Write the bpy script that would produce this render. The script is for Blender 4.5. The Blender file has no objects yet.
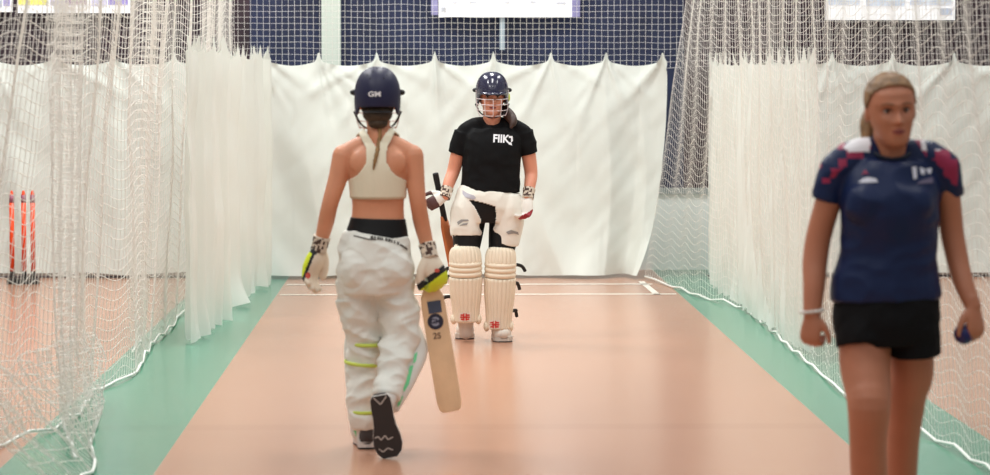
import bpy, bmesh, math, random
import numpy as np
from mathutils import Vector, Matrix, noise
from mathutils.bvhtree import BVHTree
PI = math.pi
C = bpy.context.scene.collection
V = Vector

# ------------------------------------------------------------------ camera
CAM = V((0, 0, 1.66)); FPX = 2800.0
cd = bpy.data.cameras.new('camera'); cam = bpy.data.objects.new('camera', cd); C.objects.link(cam)
cd.sensor_width = 36; cd.lens = FPX/990*36; cd.clip_end = 200; cd.clip_start = .1
AIM = V((0.0232, 1, -0.0591)).normalized()
cam.location = CAM; cam.rotation_euler = AIM.to_track_quat('-Z', 'Y').to_euler()
cd.dof.use_dof = True; cd.dof.focus_distance = 17.25; cd.dof.aperture_fstop = 3.6
bpy.context.scene.camera = cam
# ------------------------------------------------------------------ world, lamps, exposure
w = bpy.data.worlds.new('hall_light'); bpy.context.scene.world = w; w.use_nodes = True
w.node_tree.nodes['Background'].inputs[0].default_value = (0.94, 0.99, 1.0, 1)
w.node_tree.nodes['Background'].inputs[1].default_value = 0.36
vs = bpy.context.scene.view_settings
vs.view_transform = 'Standard'; vs.look = 'None'; vs.gamma = 1; vs.use_curve_mapping = False
vs.exposure = -0.10
def area(x, y, z, sx, sy, power, col=(1, .995, .965)):
    l = bpy.data.lights.new('ceiling_lamp', 'AREA'); l.shape = 'RECTANGLE'; l.size = sx; l.size_y = sy
    l.energy = power; l.color = col
    o = bpy.data.objects.new('ceiling_lamp', l); o.location = (x, y, z); C.objects.link(o); return o
for x, kx in ((-3.0, 1.7), (0.4, 1.15), (3.8, .75)):
    for y, pw in ((3.5, 30), (9.0, 70), (14.5, 130), (19.6, 190)):
        area(x, y, 6.2, .5, 2.6, pw*kx)

# ------------------------------------------------------------------ helpers
_F = AIM; _R = _F.cross(V((0, 0, 1))).normalized(); _U = _R.cross(_F)
def ray(px, py): return (_F*FPX + _R*(px-495) + _U*(237.5-py)).normalized()
def at(px, py, Y):                       # world point seen at a pixel, on the plane y = Y
    d = ray(px, py); return CAM + d*(Y/d.y)
def gr(px, py, z=0.0):                   # world point seen at a pixel, on the floor
    d = ray(px, py); return CAM + d*((z-CAM.z)/d.z)
def s2l(c): return tuple((x/12.92 if x <= .04045 else ((x+.055)/1.055)**2.4) for x in [v/255 for v in c])
MATS = {}
def mat(name, rgb, rough=.6, metal=0, spec=.5, noise_amt=.0, nscale=20, bump=0, bscale=60, sss=0, coat=0, trans=0, emit=0, sheen=0):
    if name in MATS: return MATS[name]
    m = bpy.data.materials.new(name); m.use_nodes = True; nt = m.node_tree; b = nt.nodes['Principled BSDF']
    c = s2l(rgb)
    b.inputs['Base Color'].default_value = (*c, 1); b.inputs['Roughness'].default_value = rough
    b.inputs['Metallic'].default_value = metal; b.inputs['Specular IOR Level'].default_value = spec
    if sss: b.inputs['Subsurface Weight'].default_value = sss; b.inputs['Subsurface Radius'].default_value = (.012, .005, .003); b.inputs['Subsurface Scale'].default_value = 1
    if coat: b.inputs['Coat Weight'].default_value = coat; b.inputs['Coat Roughness'].default_value = .15
    if sheen: b.inputs['Sheen Weight'].default_value = sheen
    if emit: b.inputs['Emission Color'].default_value = (*c, 1); b.inputs['Emission Strength'].default_value = emit
    tc = nt.nodes.new('ShaderNodeTexCoord')
    if noise_amt:
        n = nt.nodes.new('ShaderNodeTexNoise'); n.inputs['Scale'].default_value = nscale; n.inputs['Detail'].default_value = 4
        nt.links.new(tc.outputs['Object'], n.inputs['Vector'])
        r = nt.nodes.new('ShaderNodeMapRange'); r.inputs[1].default_value = .3; r.inputs[2].default_value = .7
        r.inputs[3].default_value = 1-noise_amt; r.inputs[4].default_value = 1+noise_amt*.5
        nt.links.new(n.outputs[0], r.inputs[0])
        mx = nt.nodes.new('ShaderNodeVectorMath'); mx.operation = 'SCALE'; mx.inputs[0].default_value = c
        nt.links.new(r.outputs[0], mx.inputs['Scale']); nt.links.new(mx.outputs[0], b.inputs['Base Color'])
    if bump:
        n = nt.nodes.new('ShaderNodeTexNoise'); n.inputs['Scale'].default_value = bscale; n.inputs['Detail'].default_value = 3
        nt.links.new(tc.outputs['Object'], n.inputs['Vector'])
        bp = nt.nodes.new('ShaderNodeBump'); bp.inputs['Strength'].default_value = bump; bp.inputs['Distance'].default_value = .01
        nt.links.new(n.outputs[0], bp.inputs['Height']); nt.links.new(bp.outputs[0], b.inputs['Normal'])
    if trans:
        t = nt.nodes.new('ShaderNodeBsdfTranslucent'); t.inputs[0].default_value = (*c, 1)
        mxs = nt.nodes.new('ShaderNodeMixShader'); mxs.inputs[0].default_value = trans
        out = nt.nodes['Material Output']
        nt.links.new(b.outputs[0], mxs.inputs[1]); nt.links.new(t.outputs[0], mxs.inputs[2]); nt.links.new(mxs.outputs[0], out.inputs[0])
    MATS[name] = m; return m
def link(name, me, mats, parent=None, smooth=True):
    o = bpy.data.objects.new(name, me); C.objects.link(o)
    for m in (mats if isinstance(mats, (list, tuple)) else [mats]): me.materials.append(m)
    if smooth:
        me.polygons.foreach_set('use_smooth', [True]*len(me.polygons))
    if parent:
        o.parent = parent; o.matrix_parent_inverse = Matrix.Translation(-parent.location)
    return o
def obj(name, bm, mats, parent=None, smooth=True):
    me = bpy.data.meshes.new(name); bm.normal_update(); bm.to_mesh(me); bm.free()
    return link(name, me, mats, parent, smooth)
def tag(o, label=None, cat=None, group=None, kind=None):
    if label: o['label'] = label
    if cat: o['category'] = cat
    if group: o['group'] = group
    if kind: o['kind'] = kind
    return o
def empty(name, loc, label, cat, group=None):
    o = bpy.data.objects.new(name, None); C.objects.link(o); o.location = loc; o.empty_display_size = .1
    return tag(o, label, cat, group)
def box(bm, c, s, rot=None):
    M = Matrix.Translation(c) @ (rot.to_4x4() if rot else Matrix()) @ Matrix.Diagonal((*s, 1))
    return bmesh.ops.create_cube(bm, size=1, matrix=M)
def struct(name, bm, m): return tag(obj(name, bm, m, None, False), kind='structure')

# ------------------------------------------------------------------ floor: pink lanes, green strips, thin creases, light wear
def floor_mat():
    m = bpy.data.materials.new('sports_floor'); m.use_nodes = True; nt = m.node_tree; b = nt.nodes['Principled BSDF']
    N = nt.nodes.new; L = nt.links.new
    tc = N('ShaderNodeTexCoord'); sp = N('ShaderNodeSeparateXYZ'); L(tc.outputs['Object'], sp.inputs[0])
    def mth(op, a, bb, c=None):
        n = N('ShaderNodeMath'); n.operation = op
        for i, v in enumerate((a, bb, c)):
            if v is None: continue
            if isinstance(v, (int, float)): n.inputs[i].default_value = v
            else: L(v, n.inputs[i])
        return n.outputs[0]
    # centre lane -1.14..1.87, side lanes from -1.82 outwards and 2.50 outwards; period 3.66
    x = sp.outputs['X']
    ph = mth('FLOORED_MODULO', mth('SUBTRACT', x, -1.145), 3.67) if False else mth('MODULO', mth('ADD', mth('SUBTRACT', x, -1.145), 36.7), 3.67)
    green = mth('GREATER_THAN', ph, 3.01)
    n1 = N('ShaderNodeTexNoise'); n1.inputs['Scale'].default_value = .5; n1.inputs['Detail'].default_value = 5; L(tc.outputs['Object'], n1.inputs['Vector'])
    n2 = N('ShaderNodeTexNoise'); n2.inputs['Scale'].default_value = 90; n2.inputs['Detail'].default_value = 2; L(tc.outputs['Object'], n2.inputs['Vector'])
    mx = N('ShaderNodeMix'); mx.data_type = 'RGBA'; L(green, mx.inputs[0])
    mx.inputs[6].default_value = (*s2l((186, 137, 111)), 1); mx.inputs[7].default_value = (*s2l((88, 148, 122)), 1)
    v = mth('ADD', mth('MULTIPLY', n1.outputs[0], .16), mth('ADD', mth('MULTIPLY', n2.outputs[0], .08), .88))
    # seam across the sheet flooring
    seam = mth('LESS_THAN', mth('ABSOLUTE', mth('SUBTRACT', sp.outputs['Y'], 13.05), 0), .10)
    v = mth('SUBTRACT', v, mth('MULTIPLY', seam, .05))
    sc = N('ShaderNodeVectorMath'); sc.operation = 'SCALE'; L(mx.outputs[2], sc.inputs[0]); L(v, sc.inputs['Scale'])
    L(sc.outputs[0], b.inputs['Base Color'])
    b.inputs['Roughness'].default_value = .21; b.inputs['Specular IOR Level'].default_value = .45
    bp = N('ShaderNodeBump'); bp.inputs['Strength'].default_value = .05; bp.inputs['Distance'].default_value = .01
    L(n2.outputs[0], bp.inputs['Height']); L(bp.outputs[0], b.inputs['Normal'])
    return m
bm = bmesh.new(); box(bm, (0.4, 12, -.05), (22, 26, .1)); struct('floor', bm, floor_mat())
YW = 23.45
bm = bmesh.new(); box(bm, (0.4, YW+.1, .34), (22, .2, .68)); struct('wall_back', bm, mat('dado', (240, 248, 247), .5))
navy = mat('navy_cladding', (27, 38, 72), .7, noise_amt=.35, nscale=3)
maroon = mat('brown_cladding', (58, 42, 52), .8, noise_amt=.4, nscale=5)
xa, xb = at(250, 100, YW).x, at(684, 100, YW).x
for nm, x0, x1, m in (('wall_left', -10.6, xa, maroon), ('wall_middle', xa, xb, navy), ('wall_right', xb, 11.4, maroon)):
    bm = bmesh.new(); box(bm, ((x0+x1)/2, YW+.1, 2.84), (x1-x0, .2, 4.32)); struct(nm, bm, m)
# boards / seat rows showing as darker and lighter upright strips on the brown cladding
bm = bmesh.new(); box(bm, (.4, YW-.01, .665), (22, .04, .05)); struct('trim_1', bm, mat('ledge', (150, 160, 160), .5))
bm = bmesh.new(); x0, x1 = at(321.5, 0, YW-.1).x, at(340.5, 0, YW-.1).x
box(bm, ((x0+x1)/2, YW-.06, 2.5), (x1-x0, .14, 5.0)); struct('trim_2', bm, mat('pillar_paint', (205, 214, 204), .6))
bm = bmesh.new()
for px in (96, 150, 776):
    p = at(px, 20, YW-.02); box(bm, (p.x, YW-.02, 2.6), (.07, .05, 3.7))
struct('trim_3', bm, mat('dark_batten', (92, 84, 84), .6))
bm = bmesh.new(); p = at(502, 0, YW); q = at(502, 50, YW); box(bm, (p.x, YW-.06, (p.z+q.z)/2+.3), (.042, .05, p.z-q.z+.6))
tag(obj('rail_post', bm, mat('pale_metal', (176, 190, 200), .4), None, False), 'short pale upright post hanging below the middle white banner', 'post')

# crease lines painted on the middle lane (thin raised paint)
def strip(bm, a, b, wid, z=.002):
    d = (b-a).normalized(); n = V((-d.y, d.x, 0))*wid/2
    vs_ = [bm.verts.new((p.x, p.y, z)) for p in (a-n, b-n, b+n, a+n)]; bm.faces.new(vs_)
wp = mat('white_line', (250, 244, 232), .35)
def crease(name, a, b, wid, label):
    bm = bmesh.new(); strip(bm, V((*a, 0)), V((*b, 0)), wid); o = tag(obj(name, bm, wp, None, False), kind='structure')
crease('trim_4', (-1.12, 21.85), (1.74, 21.85), .08, '')
crease('trim_5', (-1.12, 20.86), (1.84, 20.86), .075, '')
a, b_ = gr(641, 281.5), gr(657, 294.5)
crease('trim_6', (a.x, a.y), (b_.x, b_.y), .05, '')

# ------------------------------------------------------------------ banners on the wall
def banner(px0, px1, pyb, label, patches, frame=None):
    a = at(px0, pyb, YW-.12); b = at(px1, pyb, YW-.12); top = 2.9
    root = empty('wall_banner', ((a.x+b.x)/2, YW-.1, a.z), label, 'banner')
    bm = bmesh.new(); box(bm, ((a.x+b.x)/2, YW-.1, (a.z+top)/2), (b.x-a.x, .04, top-a.z))
    obj('board', bm, mat('banner_white', (250, 250, 252), .5, emit=.35), root, False)  # board is no lamp; glow added so it looks brightly lit
    for (p0, p1, y0, y1, col) in patches:
        bm = bmesh.new(); c0 = at(p0, y0, YW-.13); c1 = at(p1, y1, YW-.13)
        z0 = c0.z if y0 > -5 else top-.05
        box(bm, ((c0.x+c1.x)/2, YW-.124, (z0+c1.z)/2), (c1.x-c0.x, .006, z0-c1.z))
        obj('printed_panel', bm, mat('print_%d_%d_%d' % col, col, .5, noise_amt=.25, nscale=14, emit=.2), root, False)  # print gets a weaker added glow, standing in for light on it
    return root
banner(-60, 12, 12, 'white banner at the far left edge with pale print, beside the yellow one', [(-50, 2, -9, 7, (190, 196, 214)), (3, 10, -9, 6, (160, 150, 196))])
banner(17.5, 130, 13, 'wide white banner with yellow and purple printed panels, top left', [
    (18, 47, -9, 5, (244, 236, 120)), (50, 64, -9, 5, (206, 200, 226)), (65, 73, -9, 5, (150, 110, 160)), (74, 87, -9, 5, (196, 176, 186)),
    (91, 107, -9, 6, (208, 204, 232)), (108, 128, -9, 5, (158, 146, 208))])
banner(438.5, 572, 17, 'plain white banner with lavender edges above the middle net', [
    (431, 438, -9, 15, (150, 146, 190)), (572, 580, -9, 17, (140, 136, 180)), (441, 446, 7, 12, (190, 192, 200)), (452, 458, 1, 3, (215, 216, 224)), (470, 477, 1, 3, (215, 216, 224)), (504, 510, 1, 3, (215, 216, 224)), (530, 536, 1, 3, (215, 216, 224)), (556, 566, 2, 4, (205, 206, 216))])
banner(826, 955, 20, 'white banner with pale blue print above the right hand curtain', [
    (828, 860, -9, 5, (218, 226, 240)), (866, 905, -9, 6, (212, 222, 238)), (910, 952, -9, 5, (220, 228, 242)), (940, 952, 8, 15, (196, 206, 226))])

# ------------------------------------------------------------------ netting
def wires(name, P, rad, m, parent=None, skip=0):
    """P: array (nu, nv, 3). Every row and column of the grid becomes a thin cord."""
    nu, nv, _ = P.shape
    vs_, fs = [], []
    off = 0
    def tubes(Q, o3):                    # Q (a, b, 3): a cords with b knots
        nonlocal off
        a, b, _ = Q.shape
        X = Q[:, :, None, :] + o3[None, None, :, :]
        vs_.append(X.reshape(-1, 3))
        i = np.arange(a)[:, None, None]; j = np.arange(b-1)[None, :, None]; k = np.arange(3)[None, None, :]
        k2 = (k+1) % 3
        f = np.stack([(i*b+j)*3+k, (i*b+j)*3+k2, (i*b+j+1)*3+k2, (i*b+j+1)*3+k], -1).reshape(-1, 4) + off
        fs.append(f); off += a*b*3
    t = [PI/2, PI*7/6, PI*11/6]
    tubes(P, np.array([(math.cos(x)*rad, math.sin(x)*rad, 0) for x in t]))
    d = P[-1, 0]-P[0, 0]; d = d/np.linalg.norm(d); n = np.array([-d[1], d[0], 0])
    tubes(P.transpose(1, 0, 2), np.array([n*math.cos(x)*rad + np.array([0, 0, 1])*math.sin(x)*rad for x in t]))
    vv = np.concatenate(vs_); ff = np.concatenate(fs)
    me = bpy.data.meshes.new(name)
    me.vertices.add(len(vv)); me.vertices.foreach_set('co', vv.ravel())
    me.loops.add(len(ff)*4); me.loops.foreach_set('vertex_index', ff.ravel().astype(np.int32))
    me.polygons.add(len(ff)); me.polygons.foreach_set('loop_start', np.arange(0, len(ff)*4, 4)); 
    me.update(calc_edges=True)
    return link(name, me, m, parent)
def lerp_path(pts, n):
    pts = np.array(pts, float); d = np.r_[0, np.cumsum(np.linalg.norm(np.diff(pts, axis=0), axis=1))]
    t = np.linspace(0, d[-1], n); return np.stack([np.interp(t, d, pts[:, k]) for k in range(pts.shape[1])], -1), t
def cord(bm, pts, r, n=6, sides=None):
    tube(bm, pts, [r]*len(pts), n, sub=1)
# ------------------------------------------------------------------ lofted solids
def cat1(p0, p1, p2, p3, t):
    return .5*((2*p1)+(-p0+p2)*t+(2*p0-5*p1+4*p2-p3)*t*t+(-p0+3*p1-3*p2+p3)*t*t*t)
def densify(vals, sub):
    out = []; n = len(vals)
    for i in range(n-1):
        a = vals[max(i-1, 0)]; b = vals[i]; c = vals[i+1]; d = vals[min(i+2, n-1)]
        for k in range(sub): out.append(cat1(a, b, c, d, k/sub))
    out.append(vals[-1]); return out
def tube(bm, pts, rad, n=16, sub=4, cap='round', side=None, shape=None, capk=1.0, minr=.0005):
    """Closed loft. rad: list of r or (ra, rb) ; ra runs along `side` (default world X), rb across it.
    shape(theta, t) multiplies the radius."""
    pts = [V(p) for p in pts]
    ra = [(r[0] if isinstance(r, tuple) else r) for r in rad]; rb = [(r[1] if isinstance(r, tuple) else r) for r in rad]
    if sub > 1: pts = densify(pts, sub); ra = densify(ra, sub); rb = densify(rb, sub)
    side = V(side) if side else V((1, 0, 0))
    N = len(pts); fr = []
    for i in range(N):
        t = (pts[min(i+1, N-1)]-pts[max(i-1, 0)]).normalized()
        s = side-t*side.dot(t)
        if s.length < .15: s = V((0, 1, 0))-t*t.y
        s.normalize(); fr.append((t, s, t.cross(s)))
    rings = []
    def ring(c, s, u, a, b, tt):
        return [bm.verts.new(c+(s*math.cos(2*PI*k/n)*a+u*math.sin(2*PI*k/n)*b)*(shape(2*PI*k/n, tt) if shape else 1)) for k in range(n)]
    if cap == 'round':
        for q in (.98, .8, .45):
            t, s, u = fr[0]; k = math.sqrt(1-q*q); m_ = min(ra[0], rb[0])
            rings.append(ring(pts[0]-t*m_*q*capk, s, u, ra[0]*k, rb[0]*k, 0))
    for i in range(N):
        t, s, u = fr[i]; rings.append(ring(pts[i], s, u, max(ra[i], minr), max(rb[i], minr), i/(N-1)))
    if cap == 'round':
        for q in (.45, .8, .98):
            t, s, u = fr[-1]; k = math.sqrt(1-q*q); m_ = min(ra[-1], rb[-1])
            rings.append(ring(pts[-1]+t*m_*q*capk, s, u, ra[-1]*k, rb[-1]*k, 1))
    for a, b in zip(rings, rings[1:]):
        for k in range(n): bm.faces.new((a[k], a[(k+1) % n], b[(k+1) % n], b[k]))
    if cap != 'open':
        bm.faces.new(rings[0][::-1]); bm.faces.new(rings[-1])
def ell(bm, c, r, rot=None, n=16):
    M = Matrix.Translation(c) @ (rot.to_4x4() if rot else Matrix()) @ Matrix.Diagonal((*r, 1))
    bmesh.ops.create_uvsphere(bm, u_segments=n, v_segments=n//2+2, radius=1, matrix=M)
def remesh(bm, vox=.006, smooth=4, fac=.5, disp=None):
    me = bpy.data.meshes.new('tmp'); bmesh.ops.recalc_face_normals(bm, faces=bm.faces); bm.to_mesh(me); bm.free()
    o = bpy.data.objects.new('tmp', me); C.objects.link(o)
    r = o.modifiers.new('r', 'REMESH'); r.mode = 'VOXEL'; r.voxel_size = vox; r.adaptivity = 0
    if smooth: s = o.modifiers.new('s', 'SMOOTH'); s.iterations = smooth; s.factor = fac
    dg = bpy.context.evaluated_depsgraph_get(); dg.update()
    out = bpy.data.meshes.new_from_object(o.evaluated_get(dg))
    bpy.data.objects.remove(o); bpy.data.meshes.remove(me)
    if disp:
        b2 = bmesh.new(); b2.from_mesh(out); b2.normal_update()
        mv = [(v, v.normal*disp(v.co, v.normal)) for v in b2.verts]
        for v, d in mv: v.co += d
        b2.to_mesh(out); b2.free()
    return out
def cut(me, keep):
    """delete faces whose centre fails keep(co)"""
    b = bmesh.new(); b.from_mesh(me)
    bad = [f for f in b.faces if not keep(f.calc_center_median())]
    bmesh.ops.delete(b, geom=bad, context='FACES'); b.to_mesh(me); b.free(); return me
def paint(me, fn):
    """fn(centre, normal) -> material index"""
    for p in me.polygons: p.material_index = fn(p.center, p.normal)
    return me
def fold(amp, f=18, stretch=(1, 1, .45), seed=0):
    def g(co, n):
        q = V((co.x*f*stretch[0]+seed, co.y*f*stretch[1], co.z*f*stretch[2]))
        a = 1-abs(noise.noise(q))*2.2
        return amp*(a-.5)+amp*.4*noise.noise(q*2.3)
    return g
def bvh(o): 
    me = o.data; mw = Matrix.Identity(4)
    return BVHTree.FromPolygons([tuple(v.co) for v in me.vertices], [tuple(p.vertices) for p in me.polygons])
def decal(name, polys, Y, target, m, parent, off=.003, step=.006, back=False, thick=.002):
    """polys: list of pixel-outline polygons seen straight on; laid onto the surface of target as a thin patch."""
    tr = target if isinstance(target, BVHTree) else bvh(target)
    bm = bmesh.new()
    for poly in polys:
        vs_ = [bm.verts.new(at(px, py, Y)) for px, py in poly]
        try: bm.faces.new(vs_)
        except ValueError: pass
    bmesh.ops.triangulate(bm, faces=bm.faces)
    for _ in range(5):
        e = [e for e in bm.edges if e.calc_length() > step*2]
        if not e: break
        bmesh.ops.subdivide_edges(bm, edges=e, cuts=1); bmesh.ops.triangulate(bm, faces=bm.faces)
    bad = []
    for v in bm.verts:
        d = (v.co-CAM).normalized(); hit, nrm, _, _ = tr.ray_cast(CAM, d, 60)
        if hit is None: bad.append(v)
        else: v.co = hit - d*off
    bmesh.ops.delete(bm, geom=bad, context='VERTS')
    bm.faces.ensure_lookup_table()
    bm.normal_update()
    for f in bm.faces:
        if f.normal.dot(f.calc_center_median()-CAM) > 0: f.normal_flip()
    return obj(name, bm, m, parent)
def text_polys_obj(txt, size, bold=0.0, extrude=0.0):
    cu = bpy.data.curves.new('t', 'FONT'); cu.body = txt; cu.size = size; cu.align_x = 'CENTER'; cu.align_y = 'CENTER'; cu.offset = bold; cu.extrude = extrude
    o = bpy.data.objects.new('t', cu); C.objects.link(o); dg = bpy.context.evaluated_depsgraph_get(); dg.update()
    me = bpy.data.meshes.new_from_object(o.evaluated_get(dg)); bpy.data.objects.remove(o); return me
def text_decal(name, txt, px, py, hpx, Y, target, m, parent, rot=0, sx=1, bold=0, off=.004, mirror=False):
    tr = target if isinstance(target, BVHTree) else bvh(target)
    me = text_polys_obj(txt, hpx/.7, bold)
    bm = bmesh.new(); bm.from_mesh(me)
    for v in bm.verts:
        x, y = v.co.x*sx, v.co.y; c, s = math.cos(rot), math.sin(rot)
        v.co = at(px+x*c-y*s, py-(x*s+y*c), Y)
    bmesh.ops.triangulate(bm, faces=bm.faces); bad = []
    for v in bm.verts:
        d = (v.co-CAM).normalized(); hit, nrm, _, _ = tr.ray_cast(CAM, d, 60)
        if hit is None: bad.append(v)
        else: v.co = hit-d*off
    bmesh.ops.delete(bm, geom=bad, context='VERTS')
    return obj(name, bm, m, parent)

# ------------------------------------------------------------------ head: one closed form with brow, sockets, nose, mouth, chin, ears
HT = [(-1.0, .20, .66, .22), (-.9, .33, .78, .0), (-.75, .43, .83, -.25), (-.5, .53, .83, -.52), (-.25, .61, .81, -.68), (0, .67, .80, -.80),
      (.25, .69, .82, -.87), (.5, .66, .77, -.86), (.75, .54, .58, -.70), (.9, .37, .36, -.48), (.98, .17, .14, -.20), (1.0, .05, .04, -.08)]
def head_tab(c):
    for a, b in zip(HT, HT[1:]):
        if c <= b[0]:
            t = (c-a[0])/(b[0]-a[0]); return [a[k]+(b[k]-a[k])*t for k in (1, 2, 3)]
    return HT[-1][1:]
def head_frame(center, H, yaw=0, pitch=0, roll=0, back=False):
    """local x = lateral, y = forward, z = up; forward is -Y (towards the camera) unless back"""
    base = Matrix.Rotation(0 if back else PI, 3, 'Z')
    R = Matrix.Rotation(yaw, 3, 'Z') @ Matrix.Rotation(roll, 3, 'Y') @ base @ Matrix.Rotation(pitch, 3, 'X')
    return Matrix.Translation(center) @ R.to_4x4() @ Matrix.Diagonal((H, H, H, 1))
def head_geo(bm, M, wide=1.0):
    rows = []; nz, nt = 44, 56
    for i in range(nz+1):
        c = -1+2*i/nz; c = math.copysign(abs(c)**.9, c)
        w_, f, b = head_tab(c); cy = (f+b)/2; hy = (f-b)/2; r = []
        for k in range(nt):
            th = 2*PI*k/nt; ex = .92
            cx = math.copysign(abs(math.cos(th))**ex, math.cos(th)); sy = math.copysign(abs(math.sin(th))**ex, math.sin(th))
            x, y = w_*wide*cx, cy+hy*sy
            if y > 0:
                g = lambda x0, c0, sx, sc: math.exp(-((x-x0)/sx)**2-((c-c0)/sc)**2)
                dy = .05*g(0, .20, .45, .08) + .03*g(0, -.50, .20, .16) + .05*g(0, -.86, .2, .12)
                for s in (-1, 1):
                    dy += -.13*g(s*.27, .04, .15, .11) + .045*g(s*.40, -.22, .16, .16)
                    dy += -.03*g(s*.24, -.52, .08, .14)
                dy += .10*g(0, -.02, .07, .16)+.21*g(0, -.20, .085, .11)+.15*g(0, -.27, .16, .055)
                dy += .05*g(0, -.455, .19, .035)+.05*g(0, -.575, .15, .04)-.045*g(0, -.515, .20, .02)
                y += dy
            r.append(bm.verts.new(M @ V((x, y, c))))
        rows.append(r)
    for a, b in zip(rows, rows[1:]):
        for k in range(nt): bm.faces.new((a[k], a[(k+1) % nt], b[(k+1) % nt], b[k]))
    bm.faces.new(rows[0][::-1]); bm.faces.new(rows[-1])
    R = M.to_3x3().normalized(); H = M.to_scale()[0]
    for s in (-1, 1):
        ell(bm, M @ V((s*.70*wide, -.06, -.08)), (.05*H, .13*H, .24*H), R)
def hair_cap(M, wide, hair, scale=1.05, name='hair', m=None, parent=None, strands=True, amp=.012):
    """shell over the skull; hair(x, y, c) > 0 keeps it"""
    bm = bmesh.new(); nz, nt = 60, 96; rows = []
    for i in range(nz+1):
        c = -1+2*i/nz; w_, f, b = head_tab(c); cy = (f+b)/2; hy = (f-b)/2; r = []
        for k in range(nt):
            th = 2*PI*k/nt; x, y = w_*wide*math.cos(th), cy+hy*math.sin(th)
            s = scale+(amp*math.sin(th*26+3*noise.noise(V((x*3, y*3, c*3))))+.02*noise.noise(V((x*5, y*5, c*5))) if strands else 0)
            r.append((bm.verts.new(M @ V((x*s, y*s, c*s+.01))), (x, y, c)))
        rows.append(r)
    kill = []
    for a, b in zip(rows, rows[1:]):
        for k in range(nt):
            q = [a[k], a[(k+1) % nt], b[(k+1) % nt], b[k]]
            f = bm.faces.new([z[0] for z in q]); mx = [sum(z[1][j] for z in q)/4 for j in range(3)]
            if hair(*mx) <= 0: kill.append(f)
    bm.faces.new([z[0] for z in rows[-1]])
    bmesh.ops.delete(bm, geom=kill, context='FACES')
    o = obj(name, bm, m, parent); s = o.modifiers.new('thick', 'SOLIDIFY'); s.thickness = .006; s.offset = -1
    return o
# ------------------------------------------------------------------ hand: palm, four unequal fingers, thumb
def hand(bm, wrist, fdir, palm, thumb, size=.18, curl=(.35, .5, .4), fat=1.0, spread=.06, thumb_out=.7, only=None):
    """fdir: wrist to knuckles; palm: the way the palm faces; thumb: the side the thumb is on (unit vectors)"""
    y = V(fdir).normalized(); z = (V(palm)-y*V(palm).dot(y)).normalized(); x = V(thumb); x = (x-y*x.dot(y)-z*x.dot(z)).normalized()
    P = lambda a, b, c: V(wrist)+(x*a+y*b+z*c)*size
    if only in (None, 'palm'):
        tube(bm, [P(0, -.12, 0), P(0, .03, 0), P(.01, .22, .0), P(0, .42, 0), P(-.01, .5, .01)],
             [(.13, .11), (.15, .11), (.21*fat**.3, .095*fat), (.22*fat**.3, .08*fat), (.20*fat**.3, .065*fat)] and [tuple(v*size for v in r) for r in [(.14, .12), (.155, .11), (.205, .10*fat), (.22, .085*fat), (.20, .07*fat)]], side=x)
    if only in (None, 'fingers'):
        for a0, L, r in ((.155, .40, .046), (.055, .45, .048), (-.05, .42, .046), (-.145, .33, .040)):
            r *= fat; p = P(a0, .46, 0); pts = [P(a0*.9, .34, 0), p]; ang = 0; aw = a0*spread*3
            for k, (seg, cu) in enumerate(zip((.45, .30, .25), curl)):
                ang += cu; dy, dz = math.cos(ang)*L*seg, math.sin(ang)*L*seg
                p = p+(x*aw*.15+y*dy+z*dz)*size; pts.append(p)
            tube(bm, pts, [r*size*q for q in (1.05, 1.1, 1.05, .98, .82)], n=10, sub=3)
    if only in (None, 'thumb'):
        to = thumb_out
        pts = [P(.10, .08, .02), P(.20+.05*to, .20, .05), P(.24+.13*to, .36, .09), P(.24+.16*to, .50, .12)]
        tube(bm, pts, [size*q*fat for q in (.075, .068, .055, .045)], n=10, sub=3)
# ------------------------------------------------------------------ shoes
def shoe(parent, heel, toe_dir, up, L=.27, W=.095, cols=None, name='shoe', H=.10, collar=True):
    y = V(toe_dir).normalized(); z = V(up); z = (z-y*z.dot(y)).normalized(); x = y.cross(z)
    M = Matrix(((x.x, y.x, z.x, heel[0]), (x.y, y.y, z.y, heel[1]), (x.z, y.z, z.z, heel[2]), (0, 0, 0, 1)))
    prof = [(0, .55, .85), (.06, .70, 1.0), (.2, .74, .95), (.35, .72, .82), (.5, .78, .66), (.65, .95, .52), (.8, 1.0, .42), (.92, .85, .34), (1, .5, .24)]
    bm = bmesh.new(); rings = []
    for t, ww, hh in prof:
        r = []
        for k in range(20):
            th = 2*PI*k/20; a = math.cos(th); b = math.sin(th)
            a = math.copysign(abs(a)**.8, a); zz = (.5+.5*math.copysign(abs(b)**.8, b))
            taper = 1-.45*zz**2
            r.append(bm.verts.new(M @ V((a*W/2*ww*taper, t*L, .022+zz*(H*hh-.022)))))
        rings.append(r)
    for a, b in zip(rings, rings[1:]):
        for k in range(20): bm.faces.new((a[k], b[k], b[(k+1) % 20], a[(k+1) % 20]))
    bm.faces.new(rings[0]); bm.faces.new(rings[-1][::-1]); bmesh.ops.recalc_face_normals(bm, faces=bm.faces)
    o = obj(name, bm, cols[0], parent)
    def outline(g):
        pts = []
        for t, ww, hh in prof: pts.append((W/2*ww*g, t*L))
        return [(a, b) for a, b in pts]+[(-a, b) for a, b in pts[::-1]]
    def slab(z0, z1, g):
        bm = bmesh.new(); o_ = outline(g); n = len(o_)
        A = [bm.verts.new(M @ V((a, b, z0))) for a, b in o_]; B = [bm.verts.new(M @ V((a*1.02, b, z1))) for a, b in o_]
        for k in range(n): bm.faces.new((A[k], A[(k+1) % n], B[(k+1) % n], B[k]))
        bm.faces.new(A[::-1]); bm.faces.new(B); bmesh.ops.recalc_face_normals(bm, faces=bm.faces); return bm
    obj('midsole', slab(.008, .034, 1.06), cols[1], o, False)
    obj('outsole', slab(0, .009, 1.03), cols[2], o, False)
    return o, M
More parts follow.
